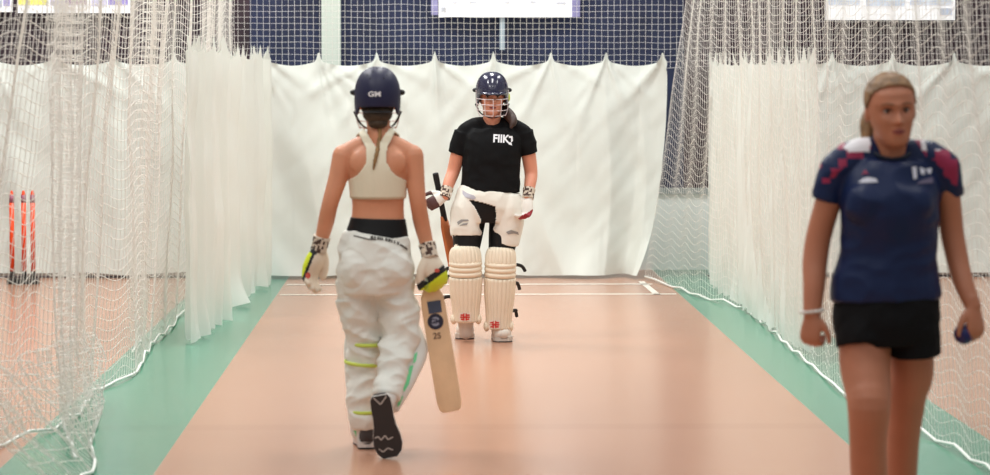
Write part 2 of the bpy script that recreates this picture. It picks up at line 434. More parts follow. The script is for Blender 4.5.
# ------------------------------------------------------------------ small face parts laid on a finished head
def face_parts(parent, body, M, wide, brow, lip, iris, hide=False):
    tr = bvh(body); fwd = (M.to_3x3() @ V((0, 1, 0))).normalized()
    def snap(x, c, off=0.0):
        o = M @ V((x, 2, c)); h = tr.ray_cast(o, -fwd, 3)[0]
        return (h if h else M @ V((x, .8, c)))+fwd*off
    H = M.to_scale()[0]; R = M.to_3x3().normalized()
    def patch(name, fn, m, nu=14, nv=5, off=.0012, bulge=0):
        bm = bmesh.new(); rows = []
        for i in range(nu+1):
            r = []
            for j in range(nv+1):
                x, c = fn(i/nu, j/nv); r.append(bm.verts.new(snap(x, c, off+bulge*math.sin(PI*j/nv)*math.sin(PI*i/nu))))
            rows.append(r)
        for a, b in zip(rows, rows[1:]):
            for k in range(nv): bm.faces.new((a[k], b[k], b[k+1], a[k+1]))
        bmesh.ops.recalc_face_normals(bm, faces=bm.faces); return obj(name, bm, m, parent)
    for s in (-1, 1):
        patch('eyebrow', lambda u, v: (s*(.13+.32*u)*wide, .215+.05*math.sin(u*2.6)-.03*u+(v-.5)*.055*(1-u*.6)), brow, bulge=.001)
        c = snap(s*.27*wide, .04, -.006); bm = bmesh.new(); ell(bm, c, (.0125, .0125, .0075), R, 16)
        e = obj('eye', bm, mat('eye_white', (176, 160, 152), .3), parent)
        bm = bmesh.new(); ell(bm, c+fwd*.0085, (.0068, .0045, .0062), R, 14); obj('iris', bm, iris, e)
        patch('eyelash', lambda u, v: (s*(.15+.24*u)*wide, .04+.045*math.sin(PI*u)+(v)*.045), mat('lash', (74, 46, 36), .6), off=.003)
    patch('lips', lambda u, v: ((u-.5)*.40*wide, -.525+(v-.5)*.16*math.sin(PI*u)**.7*(1+.12*math.cos((u-.5)*14))), lip, nv=8, off=.0008, bulge=.0025)
    patch('mouth_line', lambda u, v: ((u-.5)*.36*wide, -.52+(v-.5)*.03*math.sin(PI*u)**.5), mat('mouth_dark', (84, 30, 30), .6), off=.0040)
# ------------------------------------------------------------------ cricket kit
def helmet(M, parent, shell, barm, dark, peak=True, vents=False, backlow=-.28):
    H = M.to_scale()[0]
    nt, nz = 72, 26; cz = .22; bm = bmesh.new(); rows = []
    def low(y, x):
        a = math.atan2(abs(x), y)          # 0 front, pi back
        return float(np.interp(a, [0, .75, 1.0, 1.15, 1.9, 2.2, PI], [.20, .22, .0, -.42, -.50, backlow, backlow]))
    for i in range(nz+1):
        r = []
        for k in range(nt):
            th = 2*PI*k/nt; x, y = .80*math.cos(th), 1.04*math.sin(th)
            lo = low(math.sin(th), math.cos(th)); f = i/nz
            if f < .6: ph = f/.6*PI/2; c = cz+1.03*math.cos(ph); g = math.sin(ph)**.78
            else: c = cz+(lo-cz)*(f-.6)/.4; g = 1-.05*((f-.6)/.4)**2
            ridge = 1+.018*math.exp(-((abs(math.cos(th))-.35)/.06)**2)*math.sin(min(1, f/.6)*PI)
            r.append(bm.verts.new(M @ V((x*g*ridge, y*g*ridge-.02, c))))
        rows.append(r)
    for a, b in zip(rows[1:], rows[2:]):
        for k in range(nt): bm.faces.new((a[k], b[k], b[(k+1) % nt], a[(k+1) % nt]))
    bm.faces.new(rows[1]); bmesh.ops.delete(bm, geom=rows[0], context='VERTS')
    o = obj('helmet', bm, [shell, dark], parent); s = o.modifiers.new('thick', 'SOLIDIFY'); s.thickness = .007; s.offset = 1
    if peak:
        bm = bmesh.new(); pts = []
        A_ = []; B_ = []
        for k in range(25):
            a = -1.05+2.1*k/24; e = math.cos(a/1.05*PI/2)**.6 if abs(a) < 1.049 else 0
            A_.append((.81*math.sin(a), 1.04*math.cos(a)-.02, .30)); B_.append((.83*math.sin(a)*(1+.05*e), (1.04*math.cos(a)-.02)+.30*e, .19-.05*e))
        va = [bm.verts.new(M @ V(p)) for p in A_]; vb = [bm.verts.new(M @ V(p)) for p in B_]
        for k in range(24): bm.faces.new((va[k], va[k+1], vb[k+1], vb[k]))
        p = obj('peak', bm, shell, o); s = p.modifiers.new('thick', 'SOLIDIFY'); s.thickness = .008; s.offset = 0
    bm = bmesh.new()
    gp = lambda a, c, k=1.0: M @ V((.81*math.sin(a)*k, .20+1.02*math.cos(a)*k, c))
    lev = [(-.10, 1.0, 1.5), (-.38, 1.0, 1.45), (-.68, .98, 1.35), (-.95, .9, 1.15)]
    for c, k, am in lev:
        tube(bm, [gp(-am+2*am*j/16, c+.04*(abs(j-8)/8)**2, k) for j in range(17)], [.0026]*17, 6, sub=1)
    for a in (-.55, 0, .55): tube(bm, [gp(a, -.10, 1.0), gp(a, -.38, 1.0), gp(a, -.68, .98), gp(a*.95, -.95, .9)], [.0026]*4, 6, sub=2)
    for s_ in (-1, 1): tube(bm, [M @ V((s_*.83, .25, .36)), gp(s_*1.5, -.08), gp(s_*1.45, -.36), gp(s_*1.35, -.66, .98), gp(s_*1.15, -.94, .9)], [.0028]*5, 6, sub=3)
    obj('face_guard', bm, barm, o)
    for s_ in (-1, 1):
        bm = bmesh.new(); tube(bm, [M @ V((s_*.80, .10, .36)), M @ V((s_*.91, .10, .36))], [.016, .013], 10, sub=1, side=(0, 1, 0))
        obj('guard_bolt', bm, dark, o)
    bm = bmesh.new()
    tube(bm, [M @ V((-.86, .2, -.35)), M @ V((-.62, .45, -.80)), M @ V((-.2, .86, -1.02)), M @ V((.2, .86, -1.02)), M @ V((.62, .45, -.80)), M @ V((.86, .2, -.35))], [(.005, .003)]*6, 8, sub=4)
    obj('chin_strap', bm, dark, o)
    if vents:
        bm = bmesh.new()
        for xx, zz in ((-.34, .86), (-.14, .98), (.14, .98), (.34, .86), (-.24, .74), (.24, .74), (0, 1.12)):
            q = V((xx/.80, 0, (zz-cz)/1.03)); yy = -1.06*math.sqrt(max(.02, 1-q.x**2-q.z**2))
            c = M @ V((xx*1.02, yy-.045, zz)); ell(bm, c, (.0055, .006, .014), M.to_3x3().normalized(), 10)
        obj('vent', bm, mat('vent_black', (8, 8, 12), .8), o)
    return o
def glove(parent, wrist, fdir, palm, thumb, mats_, paintf, size=.205, curl=(.5, .6, .4), fat=1.35, cuff_to=None, cuffm=None, name='batting_glove', thumb_out=.7):
    bm = bmesh.new(); hand(bm, wrist, fdir, palm, thumb, size, curl, fat, .05, thumb_out)
    me = remesh(bm, .0045, 2, .5)
    pz = V(palm).normalized()
    g = link(name, me, mats_, parent); paint(me, paintf(V(wrist), V(fdir).normalized(), pz, V(thumb).normalized()))
    if cuff_to is not None:
        d = (V(cuff_to)-V(wrist)).normalized(); bm = bmesh.new()
        tube(bm, [V(wrist)-d*.012, V(wrist)+d*.02, V(wrist)+d*.055], [.036, .036, .039], 24, sub=5, cap='flat')
        c = obj('cuff', bm, cuffm, g); paint(c.data, lambda p, n: 1 if (noise.cell(V((math.atan2(n.x, n.y)*3, (p.z*95), 1))) > .05) else 0)
    return g
def bat(label, top, dirv, face, gripm, bladem, L=.85, labelgrp=None):
    """top: end of the handle; dirv: handle to toe; face: direction the flat hitting face looks"""
    y = V(dirv).normalized(); z = V(face); z = (z-y*z.dot(y)).normalized(); x = y.cross(z)
    root = empty('cricket_bat', V(top)+y*L, label, 'bat')
    P = lambda a, b, c: V(top)+x*a+y*b+z*c
    bm = bmesh.new(); tube(bm, [P(0, .0, 0), P(0, .01, 0), P(0, .15, 0), P(0, .30, 0)], [.016, .0185, .0175, .018], 16, sub=6, side=x, shape=lambda th, t: 1+.02*math.sin(t*150)); obj('handle', bm, gripm, root)
    bm = bmesh.new(); rows = []
    for t, w_, e, sp in ((.275, .020, .014, .016), (.30, .034, .018, .022), (.33, .049, .018, .028), (.37, .053, .018, .034), (.5, .054, .019, .042), (.65, .054, .024, .052), (.76, .054, .022, .046), (.81, .053, .018, .034), (.835, .048, .015, .026), (.848, .036, .011, .018)):
        t *= L/.85
        pts = [(-w_, .004), (-w_*.5, .010), (0, .012), (w_*.5, .010), (w_, .004), (w_, .004-e), (w_*.45, -sp*.75), (0, -sp), (-w_*.45, -sp*.75), (-w_, .004-e)]
        rows.append([bm.verts.new(P(a, t, c+.010)) for a, c in pts])
    for a, b in zip(rows, rows[1:]):
        for k in range(10): bm.faces.new((a[k], b[k], b[(k+1) % 10], a[(k+1) % 10]))
    bm.faces.new(rows[0]); bm.faces.new(rows[-1][::-1]); bmesh.ops.recalc_face_normals(bm, faces=bm.faces)
    b = obj('blade', bm, bladem, root, False); mod = b.modifiers.new('b', 'BEVEL'); mod.width = .003; mod.segments = 2; mod.limit_method = 'ANGLE'
    return root, b
def batting_pad(parent, pts, hw, depth, m, strapm, outer, name='batting_pad', knee=(.0, .24, .44), fwd=-1):
    """pts: top, knee, ankle on the shin axis; hw list of half widths; canes run down the front"""
    n = 176
    can = lambda k: (lambda th, t: 1+.085*(abs(math.sin(th*k))**.6-.6))
    P0, P1, P2 = [V(p) for p in pts]
    L1 = (P1-P0).length; d1 = (P1-P0)/L1; L2 = (P2-P1).length; d2 = (P2-P1)/L2
    bm = bmesh.new(); tube(bm, [P0, P0+d1*.015, P0+d1*L1*.5, P1], [(hw[0]*.66, depth*.6), (hw[0]*.88, depth*.9), (hw[0], depth), (hw[0]*1.02, depth)], n, sub=3, shape=can(11))
    pad = obj(name, bm, m, parent)
    bm = bmesh.new(); a = P1+d2*.090; tube(bm, [a, a+(P2-a)*.35, a+(P2-a)*.75, P2], [(hw[1], depth), (hw[1]*.96, depth*.95), (hw[2], depth*.82), (hw[2]*.98, depth*.8)], n, sub=4, shape=can(11), cap='flat')
    obj('shin_guard', bm, m, pad)
    for k in range(3):
        c = P1+d2*(.008+.031*k); bm = bmesh.new()
        tube(bm, [c-d2*.016, c-d2*.009, c, c+d2*.009, c+d2*.016], [(hw[1]*.96, depth*.96), (hw[1]*1.01, depth*1.05), (hw[1]*1.03, depth*1.09), (hw[1]*1.01, depth*1.05), (hw[1]*.96, depth*.96)], 40, sub=1, cap='flat')
        obj('knee_roll', bm, m, pad)
    for s in (-1, 1):
        bm = bmesh.new(); ell(bm, P2+V((s*hw[2]*.92, .0, .012)), (.020, .040, .034)); obj('ankle_wing', bm, m, pad)
    for (f, dx) in outer:
        c = P1+d2*(L2*f); bm = bmesh.new(); s = 1 if dx > 0 else -1; w_ = hw[1]*.97
        tube(bm, [c+V((s*(w_-.01), .0, .01)), c+V((s*(w_+.012), .012, .012)), c+V((s*(w_+abs(dx)*.7), .03, -.0)), c+V((s*(w_+abs(dx)), .04, -.028))], [(.006, .011)]*4, 10, sub=3, side=(0, 1, 0))
        obj('strap', bm, strapm, pad)
    return pad
def inpoly(x, y, poly):
    c = False; j = len(poly)-1
    for i in range(len(poly)):
        xi, yi = poly[i]; xj, yj = poly[j]
        if (yi > y) != (yj > y) and x < (xj-xi)*(y-yi)/(yj-yi)+xi: c = not c
        j = i
    return c
def pxof(co):
    d = co-CAM; k = d.dot(_F); return 495+FPX*d.dot(_R)/k, 237.5-FPX*d.dot(_U)/k
# ------------------------------------------------------------------ white sight curtains
cur = mat('curtain_white', (235, 240, 233), .55, trans=.28, bump=.25, bscale=9, spec=.3)
def curtain(name, path, ztop, zbot, hook, label, group=None, style='taut', du=.013, dv=.03, seed=0, flare=.0, hooks_px=None, pleat=(.05, .26), dark_hem=False):
    P, t = lerp_path(path, max(4, int(sum((V(b)-V(a)).length for a, b in zip(path, path[1:]))/du)))
    L = t[-1]; nu = len(P); nv = int((ztop-zbot)/dv)+1
    T = np.gradient(P, axis=0); T /= np.linalg.norm(T, axis=1)[:, None]; Nn = np.stack([T[:, 1], -T[:, 0]], -1)
    hk = [k*hook for k in range(int(L/hook)+2)] if hooks_px is None else hooks_px
    hk = np.array(hk)
    bm = bmesh.new(); rows = []
    rnd = random.Random(seed); cr = {i: [(rnd.uniform(-1.2, 1.2), rnd.uniform(.5, 1), rnd.uniform(.05, .12)) for _ in range(6)] for i in range(len(hk))}
    for i in range(nu):
        u = t[i]; j = int(np.argmin(abs(hk-u))); du_ = abs(hk[j]-u)
        zt = ztop-.045*math.sin(min(du_/hook, .5)*PI)**.8+.075*math.exp(-(du_/.016)**2)
        zb = zbot+.02*noise.noise(V((u*2.2, seed, 0)))+(.01 if style == 'taut' else .015*math.sin(u*17))
        col = []
        for k in range(nv+1):
            f = k/nv; z = zt+(zb-zt)*f; v = ztop-z
            if style == 'taut':
                d = .13*noise.noise(V((u*1.3, z*.25, seed)))+.10*(.5-abs(noise.noise(V((u*2.6+z*.5, z*.45, seed+5)))))*(.35+f)+.020*noise.noise(V((u*4+z*2.5, z*1.6, seed+2)))+.007*noise.noise(V((u*9-z*7, z*4, seed+1)))
                for jj in (j-1, j, j+1):
                    if 0 <= jj < len(hk):
                        x0 = u-hk[jj]; r = math.hypot(x0, v)+.02; th = math.atan2(x0, max(v, 0.0)+.02)
                        for a0, am, wd in cr[jj]:
                            d += .032*am*math.exp(-((th-a0)/wd)**2)*min(1, r/.06)*math.exp(-r/(.26+.25*am))
                d += -.03*math.exp(-v/.10)*math.sin(min(du_/hook, .5)*PI)
                d += flare*(1+2.2*max(0, u-L+.9)*(seed == 3))*(max(0, f-.72)/.28)**2*(.7+1.0*noise.noise(V((u*2.6, 3, seed))))
            else:
                wv = 2*PI*u/pleat[1]+1.6*noise.noise(V((u*1.5, 0, seed))); a = pleat[0]*(.75+.35*noise.noise(V((u*.8, f*1.3, seed))))
                d = a*math.sin(wv+.5*f*noise.noise(V((u, 4, seed))))+a*.35*math.sin(2.7*wv+1)+.022*noise.noise(V((u*4+z, z*2.2, seed)))+.01*noise.noise(V((u*6, z*5, seed)))
                d += flare*(max(0, f-.85)/.15)**2*noise.noise(V((u*3, 1, seed)))*1.5
            sl = .19*f*f*min(1, max(0, (u-L+1.0)))**1.5 if seed == 3 else 0
            col.append(bm.verts.new((P[i, 0]-sl+Nn[i, 0]*d, P[i, 1]+Nn[i, 1]*d, z)))
        rows.append(col)
    for a, b in zip(rows, rows[1:]):
        for k in range(nv): bm.faces.new((a[k], b[k], b[k+1], a[k+1]))
    o = obj(name, bm, cur); tag(o, label, 'curtain', group)
    if dark_hem:
        bm = bmesh.new(); 
        pts = [V((P[i, 0]+Nn[i, 0]*.05, P[i, 1]+Nn[i, 1]*.05, .012)) for i in range(0, nu, 12)]
        tube(bm, pts, [.009]*len(pts), 6, sub=1); obj('hem_cord', bm, mat('dark_cord', (70, 62, 66), .8), o)
    return o
YB = 22.6
def X(px, Y=YB): return at(px, 100, Y).x
cl_, cr_ = X(232), X(666)
hkpx = [232, 258, 266, 319, 377, 435, 493.5, 551, 606, 664]
hks = [X(p)-cl_ for p in hkpx]
# the middle curtain: taut, its right corner pulled forward to the foot of the net
curtain('sight_curtain', [(cl_, YB-.05), (-.6, YB), (1.2, YB), (X(640), YB-.02), (cr_, YB-.10)], 1.755, .02, .47,
        'wide white curtain across the end of the middle lane, behind the two batters', hooks_px=hks, seed=3, flare=.07)
curtain('sight_curtain', [(X(-70), YB+.05), (X(236), YB+.02)], 1.76, .03, .49,
        'white curtain closing the far end of the left lane, behind the orange stumps', seed=8, flare=.02, dark_hem=True)
curtain('sight_curtain', [(2.25, YB+.02), (X(1075), YB)], 1.755, .03, .497,
        'white curtain closing the far end of the right lane, behind the woman in navy', seed=12, flare=.03, dark_hem=True)
# side curtains hang in pleats beside the lane
curtain('side_curtain', [(2.15, 21.3), (2.16, 18.6), (2.17, 16.9), (2.2, 15.9)], 1.75, .04, .16,
        'white pleated curtain hanging along the right side net', style='pleat', dv=.04, seed=4, pleat=(.018, .30), flare=.02)
curtain('side_curtain', [(-1.47, 17.0), (-1.43, 17.9), (-1.38, 18.7)], 1.83, .012, .15,
        'narrow white pleated curtain on the left, nearest one, trailing its hem on the green strip', style='pleat', dv=.04, seed=5, pleat=(.05, .40), flare=.12)
curtain('side_curtain', [(-1.42, 18.9), (-1.40, 20.3), (-1.33, 21.3), (-1.27, 22.2)], 1.80, .02, .17,
        'white pleated curtain on the left beside the middle end curtain', style='pleat', dv=.04, seed=6, pleat=(.075, .7), flare=.10)

# ------------------------------------------------------------------ cricket nets
cordm = mat('net_cord', (252, 250, 245), .7, trans=.5)
ropem = mat('lead_rope', (236, 238, 232), .6)
def net_from(name, top, bot, du, dv, rad, label, wave=None, zw=0, parent=None, seed=0, group=None, ztop=None, sag=.0, nmax=None, leadrope=True, mm=None, slack=0):
    """top, bot: polylines (x, y, z) of the upper and lower edge."""
    Lb = sum((V(b)-V(a)).length for a, b in zip(top, top[1:])); n = int(Lb/du)
    A, t = lerp_path(top, n); B, _ = lerp_path(bot, n)
    H = float(np.mean(A[:, 2]-B[:, 2])); m = int(H/dv)
    f = np.linspace(0, 1, m+1)[None, :, None]
    G = A[:, None, :]*(1-f)+B[:, None, :]*f
    T = np.gradient(A, axis=0); T /= np.linalg.norm(T, axis=1)[:, None]
    for i in range(n):
        for k in range(m+1):
            ff = k/m; q = t[i]
            d = 0; 
            if wave: d = wave(q, ff)*(1-.85*ff**5)
            G[i, k, 0] += T[i, 1]*d; G[i, k, 1] -= T[i, 0]*d
            G[i, k, 2] += zw*math.sin(q*2*PI/.60+.8*noise.noise(V((q, ff*6, seed))))+.012*noise.noise(V((q*3, ff*5, seed)))-sag*math.sin(PI*ff)
            if slack: G[i, k, 0] += slack*math.sin(PI*ff)*noise.noise(V((q*.8, ff*2, seed+4)))
    G[:, :, 2] = np.maximum(G[:, :, 2], .006)
    o = wires(name, G, rad, mm or cordm, parent)
    if not parent: tag(o, label, 'net', group)
    if leadrope:
        bm = bmesh.new(); pts = [V(G[i, -1]) + V((0, 0, .004)) for i in range(0, n, 5)]+[V(G[-1, -1])]
        tube(bm, pts, [.0075]*len(pts), 6, sub=2); obj('lead_rope', bm, ropem, o)
    return o
ZT = 2.75
# across the far end of the three lanes
net_from('cricket_net', [(X(-60), YB+.12, ZT), (X(684), YB+.12, ZT)], [(X(-60), YB+.12, 1.70), (X(684), YB+.12, 1.70)], 0.05, .05, .0019,
         'square netting above the middle and left end curtains', wave=lambda q, f: .02*math.sin(q*9), zw=.0, leadrope=False)
net_from('cricket_net', [(2.12, YB+.14, ZT), (X(1080), YB+.14, ZT)], [(2.12, YB+.14, 1.70), (X(1080), YB+.14, 1.70)], .05, .05, .0020,
         'square netting above the right end curtain, below the pale blue banner', wave=lambda q, f: .02*math.sin(q*9), zw=.0, leadrope=False)
# right side net
def G3(px, py, z=.012): p = gr(px, py, z); return (p.x, p.y, p.z)
rb = [(1.72, 22.35, .02), G3(668, 285), G3(700, 297), G3(745, 309), G3(768, 328), G3(792, 350), G3(820, 373), G3(845, 396), (2.22, 13.0, .01), (2.30, 12.0, .01), (2.32, 10.3, .01), (2.3, 9.0, .01)]
rt = [(2.12, 22.4, ZT), (2.1, 21.9, ZT), (2.1, 21, ZT), (2.1, 20, ZT), (2.1, 18.6, ZT), (2.1, 17, ZT), (2.12, 15.6, ZT), (2.12, 14.3, ZT), (2.12, 13.0, ZT), (2.12, 12, ZT), (2.12, 10.3, ZT), (2.12, 9, ZT)]
rw = lambda q, f: .014*math.sin(q*2*PI/.62+noise.noise(V((q*.7, f, 1))))*(.7+.5*noise.noise(V((q*.4, 0, 7))))
net_from('side_net', rt, rb, .062, .055, .0016, 'long white side net hanging on the right of the middle lane', wave=rw, zw=.026, seed=1, slack=.06)
# left side net
lb = [(-1.42, 22.3, .02), (-1.62, 20.2, .012), G3(180, 314), G3(171, 329), G3(152, 344), G3(136, 374), G3(91, 393), G3(84, 411), G3(58, 428), G3(4, 444), (-2.0, 11.2, .01), (-1.9, 10.2, .01)]
lt = [(-1.55, 22.4, ZT), (-1.55, 20.2, ZT), (-1.55, 19.2, ZT), (-1.55, 18.2, ZT), (-1.56, 17.1, ZT), (-1.56, 15.4, ZT), (-1.57, 14.5, ZT), (-1.57, 13.7, ZT), (-1.58, 13.1, ZT), (-1.58, 12.5, ZT), (-1.58, 11.2, ZT), (-1.58, 10.2, ZT)]
lw = lambda q, f: .032*math.sin(q*2*PI/.85+1.2*noise.noise(V((q*.6, f*.5, 3))))*(.8+.8*noise.noise(V((q*.5, 0, 9))))
left_net = net_from('side_net', lt, lb, .055, .052, .0021, 'long white side net hanging on the left of the middle lane', wave=lw, zw=.024, seed=2, slack=.08)
net_from('loose_fold', [(-1.70, 14.2, .34), (-1.72, 12.8, .42), (-1.74, 11.5, .45), (-1.78, 10.3, .45)], [(-1.62, 13.7, .012), (-1.50, 12.3, .012), (-1.40, 11.7, .012), (-1.42, 10.7, .012)], .055, .055, .0022, '', wave=lambda q, f: .05*math.sin(q*2*PI/.5), zw=.01, parent=left_net, seed=9, slack=.12)
# a second, loosely gathered length of net on each side, drawn back towards the camera
net_from('gathered_fold', [(-1.70, 14.1, ZT), (-1.64, 13.2, ZT), (-1.68, 12.4, ZT)], [(-1.78, 13.9, .04), (-1.74, 13.2, .03), (-1.52, 11.9, .03)], .036, .06, .0015,
         'gathered pale band of net in the lower left corner, doubled over the left side net', wave=lambda q, f: .07*math.sin(q*2*PI/.30), zw=.01, seed=5, slack=.05, parent=left_net)
net_from('gathered_fold', [(-1.68, 17.6, ZT), (-1.66, 16.6, ZT)], [(-1.78, 17.5, .04), (-1.74, 16.4, .03)], .034, .055, .0016,
         'gathered pale band of net just left of the narrow hanging curtain', wave=lambda q, f: .07*math.sin(q*2*PI/.30), zw=.01, seed=7, slack=.05, parent=left_net)

# ------------------------------------------------------------------ spring-back stumps at the far end of the left lane
p = at(21, 270, 22.0)
root = empty('cricket_stumps', (p.x, 22.0, 0), 'set of three orange sprung stumps on a black base in the far left lane', 'stumps')
om = mat('stump_orange', (236, 76, 26), .4); bk = mat('rubber_black', (22, 22, 24), .6)
for px in (10.5, 22.5, 31.5):
    x = X(px, 22.0); bm = bmesh.new()
    tube(bm, [(x, 22, .10), (x, 22, .70)], [.019, .019], 12, sub=1, cap='flat'); tube(bm, [(x, 22, .69), (x, 22, .722)], [.019, .012], 12, sub=1)
    s = obj('stump', bm, om, root)
    bm = bmesh.new(); tube(bm, [(x, 22, .64), (x, 22, .70)], [.0205, .0205], 12, sub=1, cap='flat'); obj('grip_band', bm, mat('stump_band', (150, 90, 110), .5), s)
    bm = bmesh.new(); tube(bm, [V((x+.017*math.cos(a*.6), 22+.017*math.sin(a*.6), .035+a*.0011)) for a in range(60)], [.0045]*60, 5, sub=1); obj('spring', bm, bk, s)
bm = bmesh.new(); xa_, xb_ = X(6, 22), X(37, 22)
r = box(bm, ((xa_+xb_)/2, 22, .021), (xb_-xa_, .12, .04)); bmesh.ops.bevel(bm, geom=bm.edges[:], offset=.008, segments=2)
obj('base', bm, bk, root, False)
# ================================================================== woman in the navy shirt, walking towards the camera
YA = 9.2; A = lambda px, py, d=0: at(px, py, YA+d); pa = YA/2800
skinA = mat('skin_tanned', (184, 118, 88), .5, sss=.12, noise_amt=.06, nscale=12)
rootA = empty('person', (A(888, 300).x, YA, 0), 'woman in a navy and magenta training shirt and black shorts, walking on the right', 'person')
bm = bmesh.new()
tube(bm, [A(886, 330), A(886, 318), A(887, 300), A(888, 265), A(889, 235), A(890, 205), A(891, 180), A(892, 163)],
     [(46*pa, .09), (51*pa, .115), (50*pa, .115), (43*pa, .105), (42*pa, .105), (45*pa, .115), (44*pa, .09), (28*pa, .06)], 28, capk=.25)
tube(bm, [A(838, 168, .01), A(862, 161, .02), A(892, 157, .03), A(922, 161, .02), A(943, 168, .01)], [.05, .05, .052, .05, .05], 16, side=(0, 1, 0))
tube(bm, [A(892, 168, .02), A(891, 152, .01), A(890, 132, 0)], [(.066, .066), (.056, .06), (.056, .058)], 20)
armL = [A(838, 168, .01), A(828, 203, .02), A(819, 235, .03), A(815, 262, .02), A(814, 285, -.01), A(812, 314, -.04)]
armR = [A(943, 168, .01), A(949, 203, .03), A(952, 232, .04), A(958, 262, .02), A(964, 284, -.02), A(973, 306, -.06)]
rArm = [.048, .044, .043, .042, .037, (.030, .025)]
tube(bm, armL, rArm, 18); tube(bm, armR, [.047, .041, .040, .037, .033, (.028, .024)], 18)
hand(bm, armL[-1], (-.1, -.1, -1), (.55, .8, 0), (.8, -.55, 0), .175, (1.0, 1.25, .9), fat=1.05)
hand(bm, armR[-1], (.12, -.15, -1), (-.6, .8, 0), (-.8, -.6, 0), .18, (.8, .95, .7), fat=1.05)
legL = [A(865, 338), A(865, 365, -.03), A(868, 390, -.08), A(869, 408, -.11), A(868, 440, -.08), A(869, 480, -.03), A(871, 520, 0), A(873, 556, .02)]
legR = [A(910, 338, .05), A(912, 372, .07), A(908, 392, .09), A(906, 410, .11), A(903, 440, .16), A(901, 480, .22), A(900, 515, .28), A(900, 545, .32)]
tube(bm, legL, [(.088, .10), (.084, .095), (.076, .08), (.071, .075), (.062, .068), (.060, .068), (.045, .05), (.036, .042)], 22)
tube(bm, legR, [(.076, .09), (.072, .085), (.064, .075), (.060, .068), (.055, .064), (.053, .064), (.042, .048), (.035, .04)], 22)
footL = A(873, 578, .03); footL.z = .02; footR = A(900, 566, .36); footR.z = .05
MA = head_frame(A(890.5, 110.5, -.015), .119, yaw=.09, pitch=-.06, roll=-.06)
head_geo(bm, MA, .96)
bodyA = link('body', remesh(bm, .0045, 4, .5), skinA, rootA)
face_parts(rootA, bodyA, MA, .96, mat('brow_brown', (112, 76, 52), .8), mat('lip_rose', (158, 78, 72), .45), mat('iris_brown', (50, 34, 28), .2))
def hairA(x, y, c):
    thr = np.interp(y, [-.9, -.45, -.1, .15, .4, .6, .8], [-.55, -.45, -.02, .20, .56, .70, .74]); return c-thr
hairm = mat('hair_dark_blonde', (146, 110, 74), .5, noise_amt=.5, nscale=30)
hA = hair_cap(MA, .97, hairA, 1.06, 'hair', hairm, rootA, amp=.018)
bm = bmesh.new(); tube(bm, [MA @ V((-.0, -.86, .15)), MA @ V((.12, -1.08, .0)), MA @ V((.36, -.98, -.4)), MA @ V((.44, -.85, -.8)), MA @ V((.42, -.85, -1.15))], [.02, .030, .032, .024, .008], 12)
obj('ponytail', bm, hairm, hA)
# shirt
navyA = mat('shirt_navy', (22, 36, 74), .42, bump=.15, bscale=30, spec=.25); magA = mat('shirt_magenta', (150, 24, 70), .5); whA = mat('shirt_white', (226, 222, 226), .5)
bm = bmesh.new()
tube(bm, [A(886, 300), A(886, 285), A(888, 262), A(889, 240), A(890, 215), A(890, 195), A(891, 178), A(892, 160)],
     [(56*pa, .130), (55.5*pa, .13), (50*pa, .122), (49*pa, .125), (50*pa, .145), (51*pa, .145), (49*pa, .118), (36*pa, .085)], 32, cap='flat', side=(1, 0, 0))
tube(bm, [A(838, 166, .01), A(860, 157, .02), A(892, 156, .03), A(922, 157, .02), A(944, 167, .01)], [.058, .062, .060, .062, .056], 18, side=(0, 1, 0))
tube(bm, [A(892, 172, .075), A(891, 146, .0)], [(.09, .085), (.072, .070)], 20, cap='flat')
ell(bm, A(868, 204, -.085), (.078, .058, .075)); ell(bm, A(911, 204, -.085), (.078, .058, .075))
tube(bm, [A(840, 166, .01), A(832, 182, .015), A(826, 201, .02)], [.058, .056, .050], 18, cap='flat')
tube(bm, [A(942, 166, .01), A(947, 182, .02), A(950, 198, .03)], [.055, .052, .046], 18, cap='flat')
me = remesh(bm, .0055, 12, .5, fold(.005, 9, (1, 1, 1.4), 2))
def shirtpaint(c, n):
    x, y = pxof(c); u = x-891
    blk = noise.cell(V((c.x*38, c.z*32, 2))) 
    if u < 0:
        lower = np.interp(u, [-74, -62, -50, -36, -22], [184, 184, 170, 159, 158])
        if y < 152.5 and -50 < u < -21 and y < 152-.12*(u+21)*0 and u > -48+abs(y-147)*1.2: return 2
        if y < lower and u < -20: return 1 if (blk > .30 or (y > 160 and blk > .18)) else 0
    else:
        if y < 150.5 and 30 < u < 50 and blk > .2: return 2
        if u > 24 and y < np.interp(u, [24, 44, 58, 66], [156, 160, 182, 186]) and u > np.interp(y, [140, 160, 186], [24, 38, 61]): return 1 if blk > .25 else 0
    return 0
paint(me, shirtpaint)
shirtA = link('training_shirt', me, [navyA, magA, whA], rootA)
bm = bmesh.new(); cA = A(891, 145.5, 0.0); tl = (A(891, 146, 0)-A(892, 172, .075)).normalized(); e1 = V((1, 0, 0)); e2 = tl.cross(e1).normalized()
pts = [cA+e1*math.cos(t)*.069+e2*math.sin(t)*.068 for t in [2*PI*k/32 for k in range(33)]]
tube(bm, pts, [.0065]*33, 8, sub=1, side=tl); obj('collar', bm, mat('collar_navy', (14, 20, 40), .6), shirtA)
grayl = mat('logo_white', (214, 214, 226), .5); tr = bvh(shirtA)
decal('chest_emblem', [[(912, 167), (916.5, 166.5), (917, 178.5), (913.5, 179)], [(919.5, 167), (925, 169), (924.5, 174.5), (921, 174)], [(926, 168.5), (932, 168), (931, 173.5), (928, 173.5)]], YA-.1, tr, grayl, shirtA, step=.01)
decal('emblem_underline', [[(916, 184), (921, 180.5), (933, 177), (933, 183)]], YA-.1, tr, mat('logo_mauve', (104, 96, 122), .6), shirtA, step=.01)
